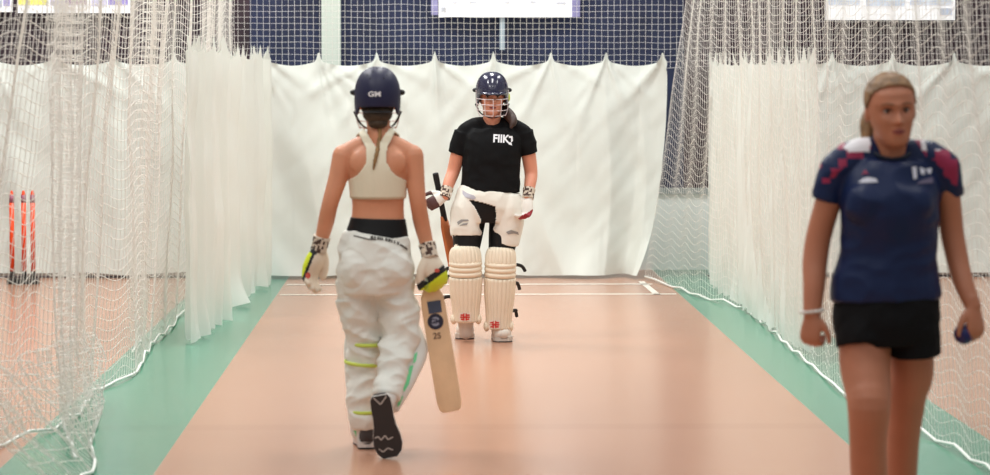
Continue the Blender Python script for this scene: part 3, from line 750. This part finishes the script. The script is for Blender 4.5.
decal('maker_logo', [[(858, 182.5), (862, 179), (868, 177), (876, 178.5), (878, 182), (870, 182.5)]], YA-.1, tr, grayl, shirtA, step=.01)
decal('maker_chevron', [[(861.5, 175), (865, 169.5), (869, 174.5), (865, 173)]], YA-.1, tr, magA, shirtA, step=.01)
# shorts
blk_ = mat('short_black', (14, 14, 17), .8, spec=.2, bump=.1, bscale=40)
bm = bmesh.new()
tube(bm, [A(886, 345), A(886, 325), A(887, 300), A(887, 280)], [(48*pa, .11), (54*pa, .13), (53*pa, .125), (46*pa, .115)], 28, cap='flat')
tube(bm, [A(864, 315), A(864, 330, -.01), A(865, 345, -.02)], [(.086, .11), (.096, .112), (.096, .108)], 22, cap='flat')
tube(bm, [A(911, 315), A(912, 330, .02), A(913, 353, .03)], [(.092, .118), (.094, .122), (.092, .122)], 22, cap='flat')
shorts = link('shorts', remesh(bm, .0055, 4, .5, fold(.003, 14, (1, 1, 1), 5)), blk_, rootA)
decal('shorts_logo', [[(933, 297), (937, 292), (938, 295), (934.5, 299)]], YA-.1, shorts, grayl, shorts, step=.01)
# trainers (below the frame)
bm_ = (mat('trainer_white', (222, 222, 222), .5), mat('trainer_sole', (240, 240, 240), .5), mat('trainer_tread', (60, 60, 66), .6))
shoe(rootA, (footL.x, footL.y+.05, 0.0), (-.05, -1, 0), (0, 0, 1), cols=bm_)
shoe(rootA, (footR.x, footR.y+.07, .03), (0, -1, -.12), (0, -.12, 1), cols=bm_)
# beaded bracelet
bm = bmesh.new(); c = A(812, 311, -.035)
for k in range(18):
    t = 2*PI*k/18; ell(bm, c+V((math.cos(t)*.036, math.sin(t)*.032, .004*math.cos(t))), (.0062,)*3, None, 8)
obj('bead_bracelet', bm, mat('bead_white', (230, 226, 220), .4), rootA)
# ball held in her hand
bm = bmesh.new(); ell(bm, armR[-1]+V((-.030, -.004, -.092)), (.034,)*3, None, 28)
ball = obj('cricket_ball', bm, mat('ball_navy', (22, 24, 92), .3)); tag(ball, 'small dark blue ball held in the hand of the woman in navy', 'ball')
# ================================================================== batter in the black shirt, facing the camera
YBt = 17.2; B = lambda px, py, d=0: at(px, py, YBt+d); pb = YBt/2800
skinB = mat('skin_fair', (222, 150, 122), .5, sss=.12, noise_amt=.05, nscale=12)
rootB = empty('person', (B(486, 300).x, YBt, 0), 'batter in a black shirt, dark helmet and cream leg pads, facing forward', 'person')
bm = bmesh.new()
tube(bm, [B(488, 209), B(488, 204), B(488, 198), B(490, 185), B(491, 168), B(491.5, 150), B(492, 138), B(492, 130)],
     [(26*pb, .10), (30*pb, .12), (30*pb, .12), (26*pb, .11), (26*pb, .105), (27*pb, .11), (27*pb, .09), (18*pb, .06)], 28, capk=.25)
tube(bm, [B(466, 132, .01), B(478, 127, .02), B(492, 125, .03), B(507, 127, .02), B(522, 133, .01)], [.040, .042, .045, .042, .040], 16, side=(0, 1, 0))
tube(bm, [B(492, 132, .02), B(492, 122, .01), B(492, 108, 0)], [(.064, .064), (.056, .058), (.056, .056)], 20)
aL = [B(464, 132, .01), B(458.5, 152, .02), B(453.5, 171, .03), B(449, 183, -.01), B(445, 196, -.05)]
aR = [B(523.5, 132, .01), B(528, 152, .02), B(531, 173, .03), B(530, 184, -.01), B(528, 197, -.05)]
for a in (aL, aR): tube(bm, a, [.044, .046, .041, .037, .029], 18)
lL = [B(470, 212), B(468, 232, -.01), B(466, 250, -.03), B(466, 258, -.03), B(466, 285, 0), B(466, 322, .03)]
lR = [B(507, 212), B(504, 232, .0), B(501, 250, -.01), B(500, 258, -.01), B(500, 290, .01), B(499, 328, .03)]
for l in (lL, lR): tube(bm, l, [(.096, .10), (.086, .09), (.066, .07), (.062, .066), (.058, .062), (.038, .042)], 20)
MB_ = head_frame(B(492, 97), .119, yaw=.03, pitch=-.02, roll=0)
head_geo(bm, MB_, .95)
bodyB = link('body', remesh(bm, .005, 4, .5), skinB, rootB)
face_parts(rootB, bodyB, MB_, .95, mat('brow_dark', (66, 42, 32), .8), mat('lip_pink', (176, 96, 88), .45), mat('iris_brown', (50, 34, 28), .2))
helm = mat('helmet_navy', (30, 28, 58), .22, coat=.6, spec=.6); barm = mat('guard_bar', (222, 206, 206), .35, metal=.2); dk = mat('helmet_black', (16, 16, 20), .5)
hB = helmet(MB_, rootB, helm, barm, dk)
bm = bmesh.new(); ell(bm, MB_ @ V((-.86, .0, -.02)), (.009, .020, .026)); obj('side_badge', bm, mat('badge_yellow', (206, 222, 60), .5), hB)
hairB = mat('hair_dark_brown', (62, 40, 32), .55, noise_amt=.4, nscale=60)
hb = hair_cap(MB_, .97, lambda x, y, c: c-np.interp(y, [-.9, -.3, .1, .4, .8], [-.7, -.55, -.2, .3, .5]), 1.05, 'hair', hairB, rootB)
bm = bmesh.new(); tube(bm, [B(500, 107, .06), B(506, 112, .03), B(510.5, 117, -.03), B(513, 122, -.075), B(511, 127, -.095)], [.022, .034, .034, .026, .010], 14); obj('ponytail', bm, hairB, hb)
# black T-shirt
blackT = mat('tshirt_black', (15, 15, 17), .85, spec=.2, bump=.12, bscale=30)
bm = bmesh.new()
tube(bm, [B(491, 192), B(491, 186), B(491, 176), B(491.5, 160), B(492, 146), B(492, 136), B(492, 128)],
     [(29.5*pb, .135), (30*pb, .135), (29*pb, .13), (29*pb, .14), (30*pb, .135), (30*pb, .115), (24*pb, .085)], 30, cap='flat')
tube(bm, [B(466, 132, .01), B(478, 126.5, .02), B(492, 126, .03), B(507, 126.5, .02), B(522, 132, .01)], [.057, .058, .055, .058, .057], 18, side=(0, 1, 0))
tube(bm, [B(492, 133, .045), B(492, 120.5, .0)], [(.082, .082), (.070, .070)], 20, cap='flat')
for a, ox in ((aL, -1), (aR, 1)):
    tube(bm, [a[0], a[0].lerp(a[1], .55)+V((ox*.004, 0, 0)), a[0].lerp(a[1], 1.08)+V((ox*.006, 0, 0))], [.062, .060, .056], 18, cap='flat')
tshirt = link('tshirt', remesh(bm, .006, 5, .5, fold(.006, 10, (1, 1, 1), 7)), blackT, rootB)
wh = mat('print_white', (236, 236, 240), .6); trT = bvh(tshirt)
text_decal('shirt_print', 'FIIK', 501, 139, 7.6, YBt-.12, trT, wh, tshirt, rot=-.05, sx=.92, bold=.35)
decal('shirt_print_tail', [[(508.5, 136), (512.5, 136), (513, 141), (511, 142.5), (511, 138), (509, 138)], [(507, 142), (511.5, 142.5), (512, 145.5), (509, 144.5)]], YBt-.12, trT, wh, tshirt, step=.006)
# shorts: black base layer, pale waistband, white thigh pads
bm = bmesh.new()
tube(bm, [B(488, 222), B(488, 208), B(489, 196), B(490, 188)], [(25*pb, .11), (32*pb, .13), (31*pb, .13), (27*pb, .12)], 26, cap='flat')
tube(bm, [lL[0], lL[1], lL[2].lerp(lL[1], .1)+V((0, 0, -.02))], [(.104, .11), (.095, .10), (.080, .085)], 22, cap='flat')
tube(bm, [lR[0], lR[1], lR[2].lerp(lR[1], .1)+V((0, 0, -.02))], [(.104, .11), (.095, .10), (.080, .085)], 22, cap='flat')
base = link('base_layer', remesh(bm, .006, 4, .5), mat('lycra_black', (13, 13, 15), .6, spec=.3), rootB)
wtp = mat('thigh_pad_white', (236, 232, 222), .7, bump=.2, bscale=25)
bm = bmesh.new(); 
tube(bm, [B(488, 222), B(488, 208), B(489, 196), B(490, 189)], [(26*pb, .12), (35*pb, .142), (33*pb, .142), (29*pb, .13)], 26, cap='flat')
tube(bm, [lL[0]+V((.0, 0, .10)), lL[0]+V((-.008, 0, .03)), lL[0].lerp(lL[1], .6)+V((-.012, 0, 0)), lL[1]+V((-.006, 0, -.03))], [(.085, .11), (.106, .125), (.106, .116), (.098, .105)], 24, cap='flat')
tube(bm, [lR[0]+V((-.004, 0, .10)), lR[0]+V((.006, 0, .03)), lR[0].lerp(lR[1], .6)+V((.008, 0, 0)), lR[1]+V((.004, 0, -.08))], [(.085, .11), (.104, .125), (.104, .116), (.088, .10)], 24, cap='flat')
sh = remesh(bm, .006, 4, .5, fold(.004, 10, (1, 1, 1), 9))
vpoly = [(469, 200), (474, 200.5), (484, 203), (496, 207), (496, 222), (492, 231), (487, 236), (480, 237), (482, 233), (480, 218), (474, 207)]
def keepT(c):
    x, y = pxof(c)
    if c.y > YBt+.04: return y > 186 and y < 225
    if inpoly(x, y, vpoly): return False
    if x < 485: return y < 235.5+.12*(470-x)*0
    return y < (238.5 if x < 490 else 238.5+(x-490)*.42)
thp = link('thigh_pad', cut(sh, keepT), wtp, rootB); s = thp.modifiers.new('t', 'SOLIDIFY'); s.thickness = .008; s.offset = -1
gl = mat('pad_grey_print', (150, 148, 146), .7); tt = bvh(thp)
decal('pad_logo', [[(457, 222), (461, 219.5), (468, 219.5), (469, 221), (463, 221.5), (458, 225)], [(459, 226), (463, 223.5), (468, 223), (467, 225)]], YBt-.14, tt, gl, thp)
decal('pad_logo', [[(506, 232), (511, 230), (518, 232), (519, 235), (514, 233.5), (508, 234.5)]], YBt-.14, tt, gl, thp)
decal('waist_buckle', [[(462.5, 190), (467, 193), (474, 195.5), (476, 198), (473, 200), (465, 197), (462.5, 194)]], YBt-.14, tt, mat('buckle_grey', (184, 180, 190), .5), thp)
# leg pads
padm = mat('pad_cream', (234, 220, 198), .6, bump=.15, bscale=30); strapB = mat('strap_black', (18, 18, 20), .6); red = mat('pad_red', (206, 38, 34), .5)
pL = batting_pad(rootB, [B(464.5, 246, -.05), B(465.5, 262, -.06), B(466, 321, -.02)], (.096, .100, .083), .085, padm, strapB, [(.14, -.03), (.28, -.03), (.62, -.06)])
pR = batting_pad(rootB, [B(501, 247, -.03), B(500.5, 263, -.04), B(498.5, 328, .0)], (.092, .096, .080), .085, padm, strapB, [(.06, .060), (.34, .03), (.76, .018)])
for pd, cx, cy in ((pL, 465, 317), (pR, 494.5, 324.5)):
    sg = [c for c in pd.children if c.name.startswith('shin')][0]; tr_ = bvh(sg)
    q = lambda x0, y0, x1, y1: [(cx+x0, cy+y0), (cx+x1, cy+y0), (cx+x1, cy+y1), (cx+x0, cy+y1)]
    decal('logo_patch', [q(-6, -4.6, 6, 4.4)], YBt-.1, tr_, mat('patch_cream', (236, 222, 206), .6), pd, off=.0035)
    decal('pad_emblem', [q(-4.6, -2.6, -1.6, -1.2), q(1.6, -2.6, 4.6, -1.2), q(-4.9, -.5, 4.9, .9), q(-4.2, 1.6, -1.5, 3), q(1.5, 1.6, 4.2, 3), q(-1.7, -3.6, -.5, 3.6), q(.5, -3.6, 1.7, 3.6)], YBt-.1, tr_, red, pd, off=.007, step=.004)
for ax, ay, bx, by in ((465.5, 316, 466, 332), (498.5, 322, 499, 336)):
    bm = bmesh.new(); tube(bm, [B(ax, ay, .02), B(bx, by, .03)], [.047, .045], 20, sub=4, shape=lambda th, t: 1+.03*math.sin(t*30)); obj('sock', bm, mat('sock_grey', (208, 200, 192), .8), rootB)
shm = (mat('shoe_white', (220, 212, 202), .6), mat('midsole_grey', (196, 186, 176), .6), mat('sole_dark', (70, 62, 60), .7))
f = gr(466, 338); o, _ = shoe(rootB, (f.x, f.y+.17, 0), (-.04, -1, 0), (0, 0, 1), L=.27, W=.115, cols=shm, H=.19)
g_ = gr(499, 341); shoe(rootB, (g_.x-.005, g_.y+.17, 0), (.13, -1, 0), (0, 0, 1), L=.27, W=.115, cols=shm, H=.19)
for hx, hy, tx in ((f.x, f.y, -.006), (g_.x, g_.y, .018)):
    bm = bmesh.new(); ell(bm, V((hx+tx, hy-.045, .056)), (.058, .070, .050)); ell(bm, V((hx+tx*.5, hy+.02, .095)), (.052, .065, .070)); 
    link('shoe_upper', remesh(bm, .005, 3), shm[0], rootB)
# gloves and bat
gw = mat('glove_white', (232, 226, 218), .6); gm_ = mat('glove_maroon', (150, 26, 42), .6); gb = mat('glove_brown', (84, 52, 52), .6)
cuffm = [mat('cuff_cream', (210, 194, 176), .7), mat('cuff_brown', (74, 52, 44), .7)]
glove(rootB, aL[-1], (-.85, -.05, -.5), (-.25, .93, -.2), (.1, .3, 1), [gw, gb, gw], lambda w0, fd, pz, th: (lambda c, n: 1 if (c-w0).dot(fd) > .058 and n.dot(pz) < .35 else 0), size=.19, curl=(.7, 1.0, .8), fat=1.3, cuff_to=aL[-2], cuffm=cuffm)
glove(rootB, aR[-1], (-.12, -.25, -1), (-.55, -.8, 0), (-.85, .5, .3), [gw, gm_, gw], lambda w0, fd, pz, th: (lambda c, n: 1 if ((c-w0).dot(fd) > .100 - (c-w0).x*.8) else 0), size=.205, curl=(.55, .7, .5), fat=1.45, cuff_to=aR[-2], cuffm=cuffm)
top = B(435.5, 174, .0); toe = B(461, 302, .22)
handpos = B(440, 203, -.0)
_, blB = bat('cricket bat with black grip and orange brown blade held by the batter in black', top, toe-top, (-.9, .35, 0), mat('grip_black', (20, 18, 20), .8), mat('willow_orange', (196, 112, 62), .45, noise_amt=.2, nscale=8), L=.85)
# ================================================================== batter walking away, white crop top and trousers
YC = 12.3; Cc = lambda px, py, d=0: at(px, py, YC+d); pc = YC/2800
skinC = mat('skin_warm', (214, 146, 112), .5, sss=.12, noise_amt=.05, nscale=12)
rootC = empty('person', (Cc(376, 300).x, YC, 0), 'batter seen from behind in navy helmet, cream crop top and baggy white trousers', 'person')
bm = bmesh.new()
tube(bm, [Cc(375, 262), Cc(375, 254), Cc(376, 243), Cc(377.5, 228), Cc(378, 212), Cc(378, 197), Cc(378, 180), Cc(378, 165), Cc(378, 152), Cc(378, 143)],
     [(30*pc, .11), (34*pc, .125), (33*pc, .12), (28.5*pc, .10), (26*pc, .088), (26.5*pc, .092), (28.5*pc, .10), (32*pc, .10), (31*pc, .085), (20*pc, .055)], 28, capk=.3)
tube(bm, [Cc(344, 156, .0), Cc(360, 147, .0), Cc(378, 142, .0), Cc(396, 147, .0), Cc(412, 156, .0)], [.048, .046, .05, .046, .048], 16, side=(0, 1, 0))
tube(bm, [Cc(379, 148), Cc(379, 136), Cc(378, 118, .03)], [(.066, .06), (.052, .055), (.052, .055)], 20)
for sx in (-1, 1): ell(bm, Cc(378+sx*17, 163, -.06), (.05, .03, .055))
cL = [Cc(344, 156), Cc(338, 178, -.01), Cc(330.5, 202, -.02), Cc(326, 222, .01), Cc(320, 246, .03)]
cR = [Cc(412, 156), Cc(415, 178, -.01), Cc(418, 202, -.02), Cc(422, 225, .01), Cc(429, 252, .02)]
for a in (cL, cR): tube(bm, a, [.052, .043, .037, .036, .027], 18)
kL = [Cc(358, 285), Cc(362, 318, .03), Cc(364, 345, .06), Cc(364, 375, .05), Cc(366, 405, .03), Cc(366.5, 436, .02)]
kR = [Cc(391, 285), Cc(397, 318, .0), Cc(399, 345, -.02), Cc(394, 368, -.10), Cc(389, 388, -.18), Cc(385, 402, -.225)]
for l in (kL, kR): tube(bm, l, [.066, .062, .052, .044, .040, .036], 18)
MC = head_frame(Cc(377.5, 102, .03), .119, yaw=0, pitch=-.06, roll=0, back=True)
head_geo(bm, MC, .95)
bodyC = link('body', remesh(bm, .005, 5, .5), skinC, rootC)
face_parts(rootC, bodyC, MC, .95, mat('brow_brown', (112, 76, 52), .8), mat('lip_rose', (158, 78, 72), .45), mat('iris_brown', (50, 34, 28), .2))
helmC = mat('helmet_matt_navy', (30, 30, 62), .45, spec=.4)
hC = helmet(MC, rootC, helmC, barm, dk, vents=True, backlow=-.22)
text_decal('helmet_lettering', 'GM', 374.5, 94.3, 4.8, YC-.13, BVHTree.FromObject(hC, bpy.context.evaluated_depsgraph_get()) if False else bvh(hC), mat('logo_silver', (226, 222, 224), .4), hC, sx=1.25, bold=.26, off=.011)
hairC = mat('hair_olive_brown', (62, 46, 30), .6, noise_amt=.5, nscale=70)
hc_ = hair_cap(MC, .95, lambda x, y, c: c-np.interp(y, [-.9, -.3, .1, .4, .8], [-.75, -.6, -.1, .3, .5]), 1.06, 'hair', hairC, rootC)
bm = bmesh.new(); ell(bm, Cc(377.5, 114, -.045), (.066, .040, .044)); ell(bm, Cc(378, 123, -.045), (.044, .030, .026)); obj('hair_bun', bm, hairC, hc_)
bm = bmesh.new(); tube(bm, [Cc(379, 126, -.05), Cc(380, 134, -.055), Cc(379, 142, -.065), Cc(377, 152, -.10), Cc(374.5, 163, -.117), Cc(373.5, 169, -.118)], [.010, .008, .009, .009, .007, .003], 10, sub=5, shape=lambda th, t: 1+.18*math.sin(t*60)); obj('braid', bm, mat('hair_blonde_brown', (150, 112, 66), .6, noise_amt=.4, nscale=60), hc_)
bm = bmesh.new(); tube(bm, [MC @ V((s, -.80*math.cos(s*1.2)-.10, -.42)) for s in [(-.46+.92*k/10) for k in range(11)]], [(.006, .014)]*11, 8, sub=2, side=(0, 0, 1)); obj('rear_strap', bm, dk, hC)
# crop top
bm = bmesh.new()
tube(bm, [Cc(378, 200), Cc(378, 197), Cc(378, 180), Cc(378, 165), Cc(378, 152), Cc(378, 143)], [(27*pc, .098), (27*pc, .099), (28.5*pc, .108), (33*pc, .108), (32*pc, .092), (23*pc, .072)], 30)
tube(bm, [Cc(350, 153, .0), Cc(362, 146, .0), Cc(378, 141, .0), Cc(394, 146, .0), Cc(406, 153, .0)], [.050, .050, .056, .050, .050], 16, side=(0, 1, 0))
tube(bm, [Cc(379, 148), Cc(379, 139), Cc(378.5, 130)], [(.072, .066), (.060, .062), (.056, .060)], 20)
for sx in (-1, 1): ell(bm, Cc(378+sx*17, 163, -.06), (.054, .037, .060))
ct = remesh(bm, .0045, 4, .5)
def keepC(c):
    x, y = pxof(c)
    if y > 197.5: return False
    if c.y > YC-.0 and y > 160: return True
    xc = 376.5
    ew = float(np.interp(y, [128, 134, 142, 148, 156, 163, 170, 176, 183], [20, 17, 13, 10.5, 9.5, 10, 14, 19, 34]))
    iw = float(np.interp(y, [128, 134, 141, 147, 149], [13, 9, 4.5, 1, -1]))
    if c.y > YC: return y > 128 and 13 < abs(x-378) < 21 and y < 161
    return iw < abs(x-xc) < ew and y > 129 or y > 183
crop = link('crop_top', cut(ct, keepC), mat('crop_cream', (232, 222, 198), .7, bump=.1, bscale=60), rootC)
s = crop.modifiers.new('t', 'SOLIDIFY'); s.thickness = .006; s.offset = 1
bm = bmesh.new(); tube(bm, [Cc(378, 198.5), Cc(378, 196.5), Cc(378, 193.5)], [(27.4*pc, .101)]*3, 40, sub=1, cap='flat'); obj('hem_band', bm, mat('crop_band', (222, 206, 182), .7), crop)
# black waistband layer
bm = bmesh.new(); tube(bm, [Cc(376, 245), Cc(377.5, 230), Cc(378, 218)], [(34*pc, .127), (30.3*pc, .108), (27.5*pc, .096)], 36, sub=5, cap='flat'); obj('base_shorts', bm, mat('lycra_black', (13, 13, 15), .6), rootC)
# baggy white trousers
tr_m = mat('trouser_white', (232, 231, 223), .75, bump=.25, bscale=18)
bm = bmesh.new()
tube(bm, [Cc(375, 292), Cc(375, 275), Cc(375, 258), Cc(376, 245), Cc(377, 234)], [(34*pc, .13), (37.5*pc, .148), (37*pc, .148), (35*pc, .138), (31.5*pc, .118)], 32, cap='flat')
for sx in (-1, 1): ell(bm, Cc(375+sx*16, 268, -.07), (.085, .085, .10))
tube(bm, [Cc(357.5, 280), Cc(360, 310, .02), Cc(364, 335, .045), Cc(364, 360, .05), Cc(363.5, 390, .04), Cc(365, 412, .02), Cc(366, 427, .02)], [.092, .084, .078, .064, .066, .062, .052], 22, cap='flat')
tube(bm, [Cc(394, 280), Cc(397, 310, .01), Cc(399, 333, -.01), Cc(397, 350, -.05), Cc(393, 370, -.11), Cc(389, 388, -.17), Cc(387, 396, -.19)], [.092, .088, .083, .072, .060, .054, .052], 22, cap='flat')
def tfold(co, n):
    x, y = pxof(co); a = .010 if y > 300 else .006
    q = V((co.x*7+co.z*5, co.y*5, co.z*9)); r = V((co.x*13-co.z*6, co.y*9, co.z*17+4))
    return a*1.4*(1.0-2.6*abs(noise.noise(q)))+a*.8*(.7-2.2*abs(noise.noise(r)))
trs = link('trousers', remesh(bm, .0055, 3, .5, tfold), tr_m, rootC)
ink = mat('waist_ink', (74, 70, 66), .7); tT = bvh(trs)
def quadline(pts, w_):
    out = []
    for (x0, y0), (x1, y1) in zip(pts, pts[1:]):
        l = math.hypot(x1-x0, y1-y0); nx, ny = -(y1-y0)/l*w_/2, (x1-x0)/l*w_/2
        out.append([(x0-nx, y0-ny), (x1-nx, y1-ny), (x1+nx, y1+ny), (x0+nx, y0+ny)])
    return out
decal('waistband_line', quadline([(353.5, 235.5), (361, 237.3), (369, 239.2), (376, 239.5)], 1.1), YC-.14, tT, ink, trs, off=.004)
marks = [(370.5, 237.4, 3.2), (374.0, 237.7, 2.2), (377.0, 238.1, 2.4), (379.6, 238.4, 1.8), (381.8, 238.8, 1.4), (385.2, 239.4, 2.6), (388.2, 240.2, 2.6), (391.2, 241.0, 1.4), (394.0, 241.9, 1.4), (397.2, 243.2, 2.0)]
decal('waistband_lettering', [[(x, y-1.6), (x+w_*.9, y-1.4), (x+w_*.9, y+1.6), (x, y+1.4)] for x, y, w_ in marks], YC-.14, tT, ink, trs, off=.004, step=.004)
decal('waistband_line', quadline([(400, 244.5), (404, 246.8), (407.5, 249.5)], 1.6), YC-.14, tT, ink, trs, off=.004)
# leg pads worn on the front of the shins, their edges and straps seen from behind
neon = mat('strap_neon', (202, 220, 92), .5); mint = mat('pad_mint', (112, 214, 150), .55); padw = mat('pad_white', (228, 228, 222), .6)
def ringstrap(c, ax, ra, rb, m, parent, tilt=0):
    bm = bmesh.new(); R = Matrix.Rotation(tilt, 3, 'Y')
    tube(bm, [c+R @ V((math.cos(t)*ra, math.sin(t)*rb, 0)) for t in [2*PI*k/30 for k in range(31)]], [(.008, .004)]*31, 8, sub=1, side=(0, 0, 1), cap='flat'); obj('strap', bm, m, parent)
bm = bmesh.new(); tube(bm, [Cc(365, 322, .12), Cc(364, 345, .13), Cc(363.5, 375, .12), Cc(364, 405, .10), Cc(364.5, 432, .09)], [(.07, .04), (.088, .055), (.082, .05), (.072, .045), (.062, .04)], 32, sub=4); pcl = obj('batting_pad', bm, padw, rootC)
ringstrap(Cc(366, 343.5, .06), 0, .079, .10, neon, pcl, .03); ringstrap(Cc(362, 363, .06), 0, .076, .10, neon, pcl, .10); ringstrap(Cc(364.5, 411, .04), 0, .067, .085, neon, pcl, .0)
bm = bmesh.new(); tube(bm, [Cc(352.5, 372, .08), Cc(353, 385, .08), Cc(354.5, 400, .07)], [(.006, .02)]*3, 10, sub=2); obj('side_stripe', bm, mint, pcl)
bm = bmesh.new(); tube(bm, [Cc(355.5, 421, .03), Cc(356.5, 430, .03), Cc(358.5, 438, .03)], [(.011, .012), (.013, .014), (.006, .01)], 10, sub=2); obj('ankle_wing', bm, mint, pcl)
bm = bmesh.new(); tube(bm, [Cc(407, 330, .03), Cc(411, 350, .01), Cc(404, 372, -.05), Cc(398, 390, -.11), Cc(394, 406, -.14)], [(.060, .04), (.074, .05), (.066, .05), (.052, .045), (.03, .03)], 32, sub=4); pcr = obj('batting_pad', bm, padw, rootC)
tp = bvh(pcr)
for poly in ([(410, 366), (413.5, 365), (409, 384), (404, 392), (403, 388)], [(414.5, 354), (417.5, 352), (416, 361), (413, 364)], [(399, 397), (403.5, 396), (400, 405), (397.5, 407)]):
    decal('side_stripe', [poly], YC, tp, mint, pcr, off=.004)
# shoes
dg_ = (mat('shoe_charcoal', (70, 64, 64), .7), mat('midsole_pale', (214, 206, 200), .5), mat('tread_dark', (46, 38, 36), .7))
f = gr(367, 449.5); shoe(rootC, (f.x, f.y+.0, 0), (-.06, 1, 0), (0, 0, 1), L=.26, W=.105, cols=dg_, H=.115)
t_ = gr(390, 456, .012); hd = at(379.5, 396, t_.y-.015); dr = (V(t_)-hd).normalized()
so, Ms = shoe(rootC, hd, dr, (0, 1, .05), L=.272, W=.118, cols=dg_, H=.10)
outs = [c for c in so.children if c.name.startswith('outsole')][0]; tS = bvh(outs)
zz = mat('tread_line', (196, 184, 176), .6)
for ln in ([(374.5, 438.5), (378, 436.5), (381, 440), (385, 435.5), (388, 439.5), (393, 437)], [(379, 449), (383, 452), (388, 448), (393, 450)], [(373.5, 398), (380.5, 404.5), (386.5, 396)]):
    decal('tread_line', quadline(ln, 1.1), t_.y, tS, zz, so, off=.003)
bm = bmesh.new(); tube(bm, [Cc(389, 390, -.18), Cc(384, 404, -.235)], [.046, .044], 18, sub=3); obj('sock', bm, mat('sock_white', (222, 218, 212), .8), rootC)
bm = bmesh.new(); tube(bm, [Cc(366, 424, .02), Cc(366.5, 440, .02)], [.044, .044], 18, sub=3); obj('sock', bm, mat('sock_white', (222, 218, 212), .8), rootC)
# gloves
gcm = [mat('glove_cream', (226, 210, 190), .6), mat('glove_neon', (214, 226, 40), .5), mat('glove_black', (22, 20, 24), .6)]
def pf(w0, fd, pz, th):
    def f_(c, n):
        k = n.dot(pz)
        q = c-w0; l = (q-fd*q.dot(fd)).x
        if q.dot(fd) < .03: return 2 if l < .0 else 0
        return 1 if l < -.018 else (2 if l < -.006 else 0)
    return f_
gL = glove(rootC, cL[-1]+V((-.004, 0, -.01)), (-.38, .0, -.92), (.80, -.60, -.1), (.6, .8, 0), gcm, pf, size=.225, curl=(.4, .45, .3), fat=1.6, cuff_to=cL[-2], cuffm=cuffm, thumb_out=.4)
decal('palm_dot', [[(308+2.6*math.cos(t), 275.5+3.2*math.sin(t)) for t in [2*PI*k/12 for k in range(12)]]], YC-.05, gL, mat('dot_red', (206, 84, 70), .6), gL)
topC = Cc(419.5, 222, .03); toeC = Cc(451, 414, -.0)
def pf2(w0, fd, pz, th):
    def f_(c, n):
        k = (c-w0).dot(fd)+(c-w0).x*.35
        return 0 if k < .080 else (2 if k < .112 else 1)
    return f_
gR = glove(rootC, cR[-1]+V((.004, -.05, -.012)), (.34, -.05, -.93), (-.55, .80, 0), (-.8, -.5, 0), gcm, pf2, size=.235, curl=(.8, 1.1, .8), fat=1.5, cuff_to=cR[-2], cuffm=cuffm)
decal('glove_dot', [[(437+2.6*math.cos(t), 270.5+2*math.sin(t)) for t in [2*PI*k/12 for k in range(12)]]], YC-.05, gR, mat('dot_red', (206, 84, 70), .6), gR)
rbat, bl = bat('cricket bat with pale grip and pale wooden blade held by the batter walking away', topC, toeC-topC, (.12, -1, 0), mat('grip_pale', (190, 206, 206), .6), mat('willow', (234, 196, 156), .45, noise_amt=.12, nscale=7), L=.85)
tb = bvh(bl)
decal('blade_sticker', [[(427, 302), (440.5, 300), (442, 312), (429, 314)]], YC-.06, tb, mat('sticker_blue', (66, 74, 96), .5), bl, off=.003)
circ = lambda cx, cy, r: [(cx+r*math.cos(t), cy+r*math.sin(t)) for t in [2*PI*k/24 for k in range(24)]]
decal('round_sticker', [circ(435.5, 321.5, 8)], YC-.06, tb, mat('sticker_dark', (38, 38, 58), .5), bl, off=.003)
decal('round_sticker_ring', [circ(435.5, 321.5, 4.6)], YC-.06, tb, mat('sticker_ring', (150, 150, 168), .5), bl, off=.004)
text_decal('round_sticker_letters', 'GM', 435.5, 321.5, 4.6, YC-.06, tb, mat('sticker_dark', (38, 38, 58), .5), bl, bold=.25, off=.005)
text_decal('blade_code', '2S', 437, 336, 6, YC-.06, tb, mat('ink_brown', (110, 84, 66), .6), bl, bold=.1, off=.003, rot=.1)
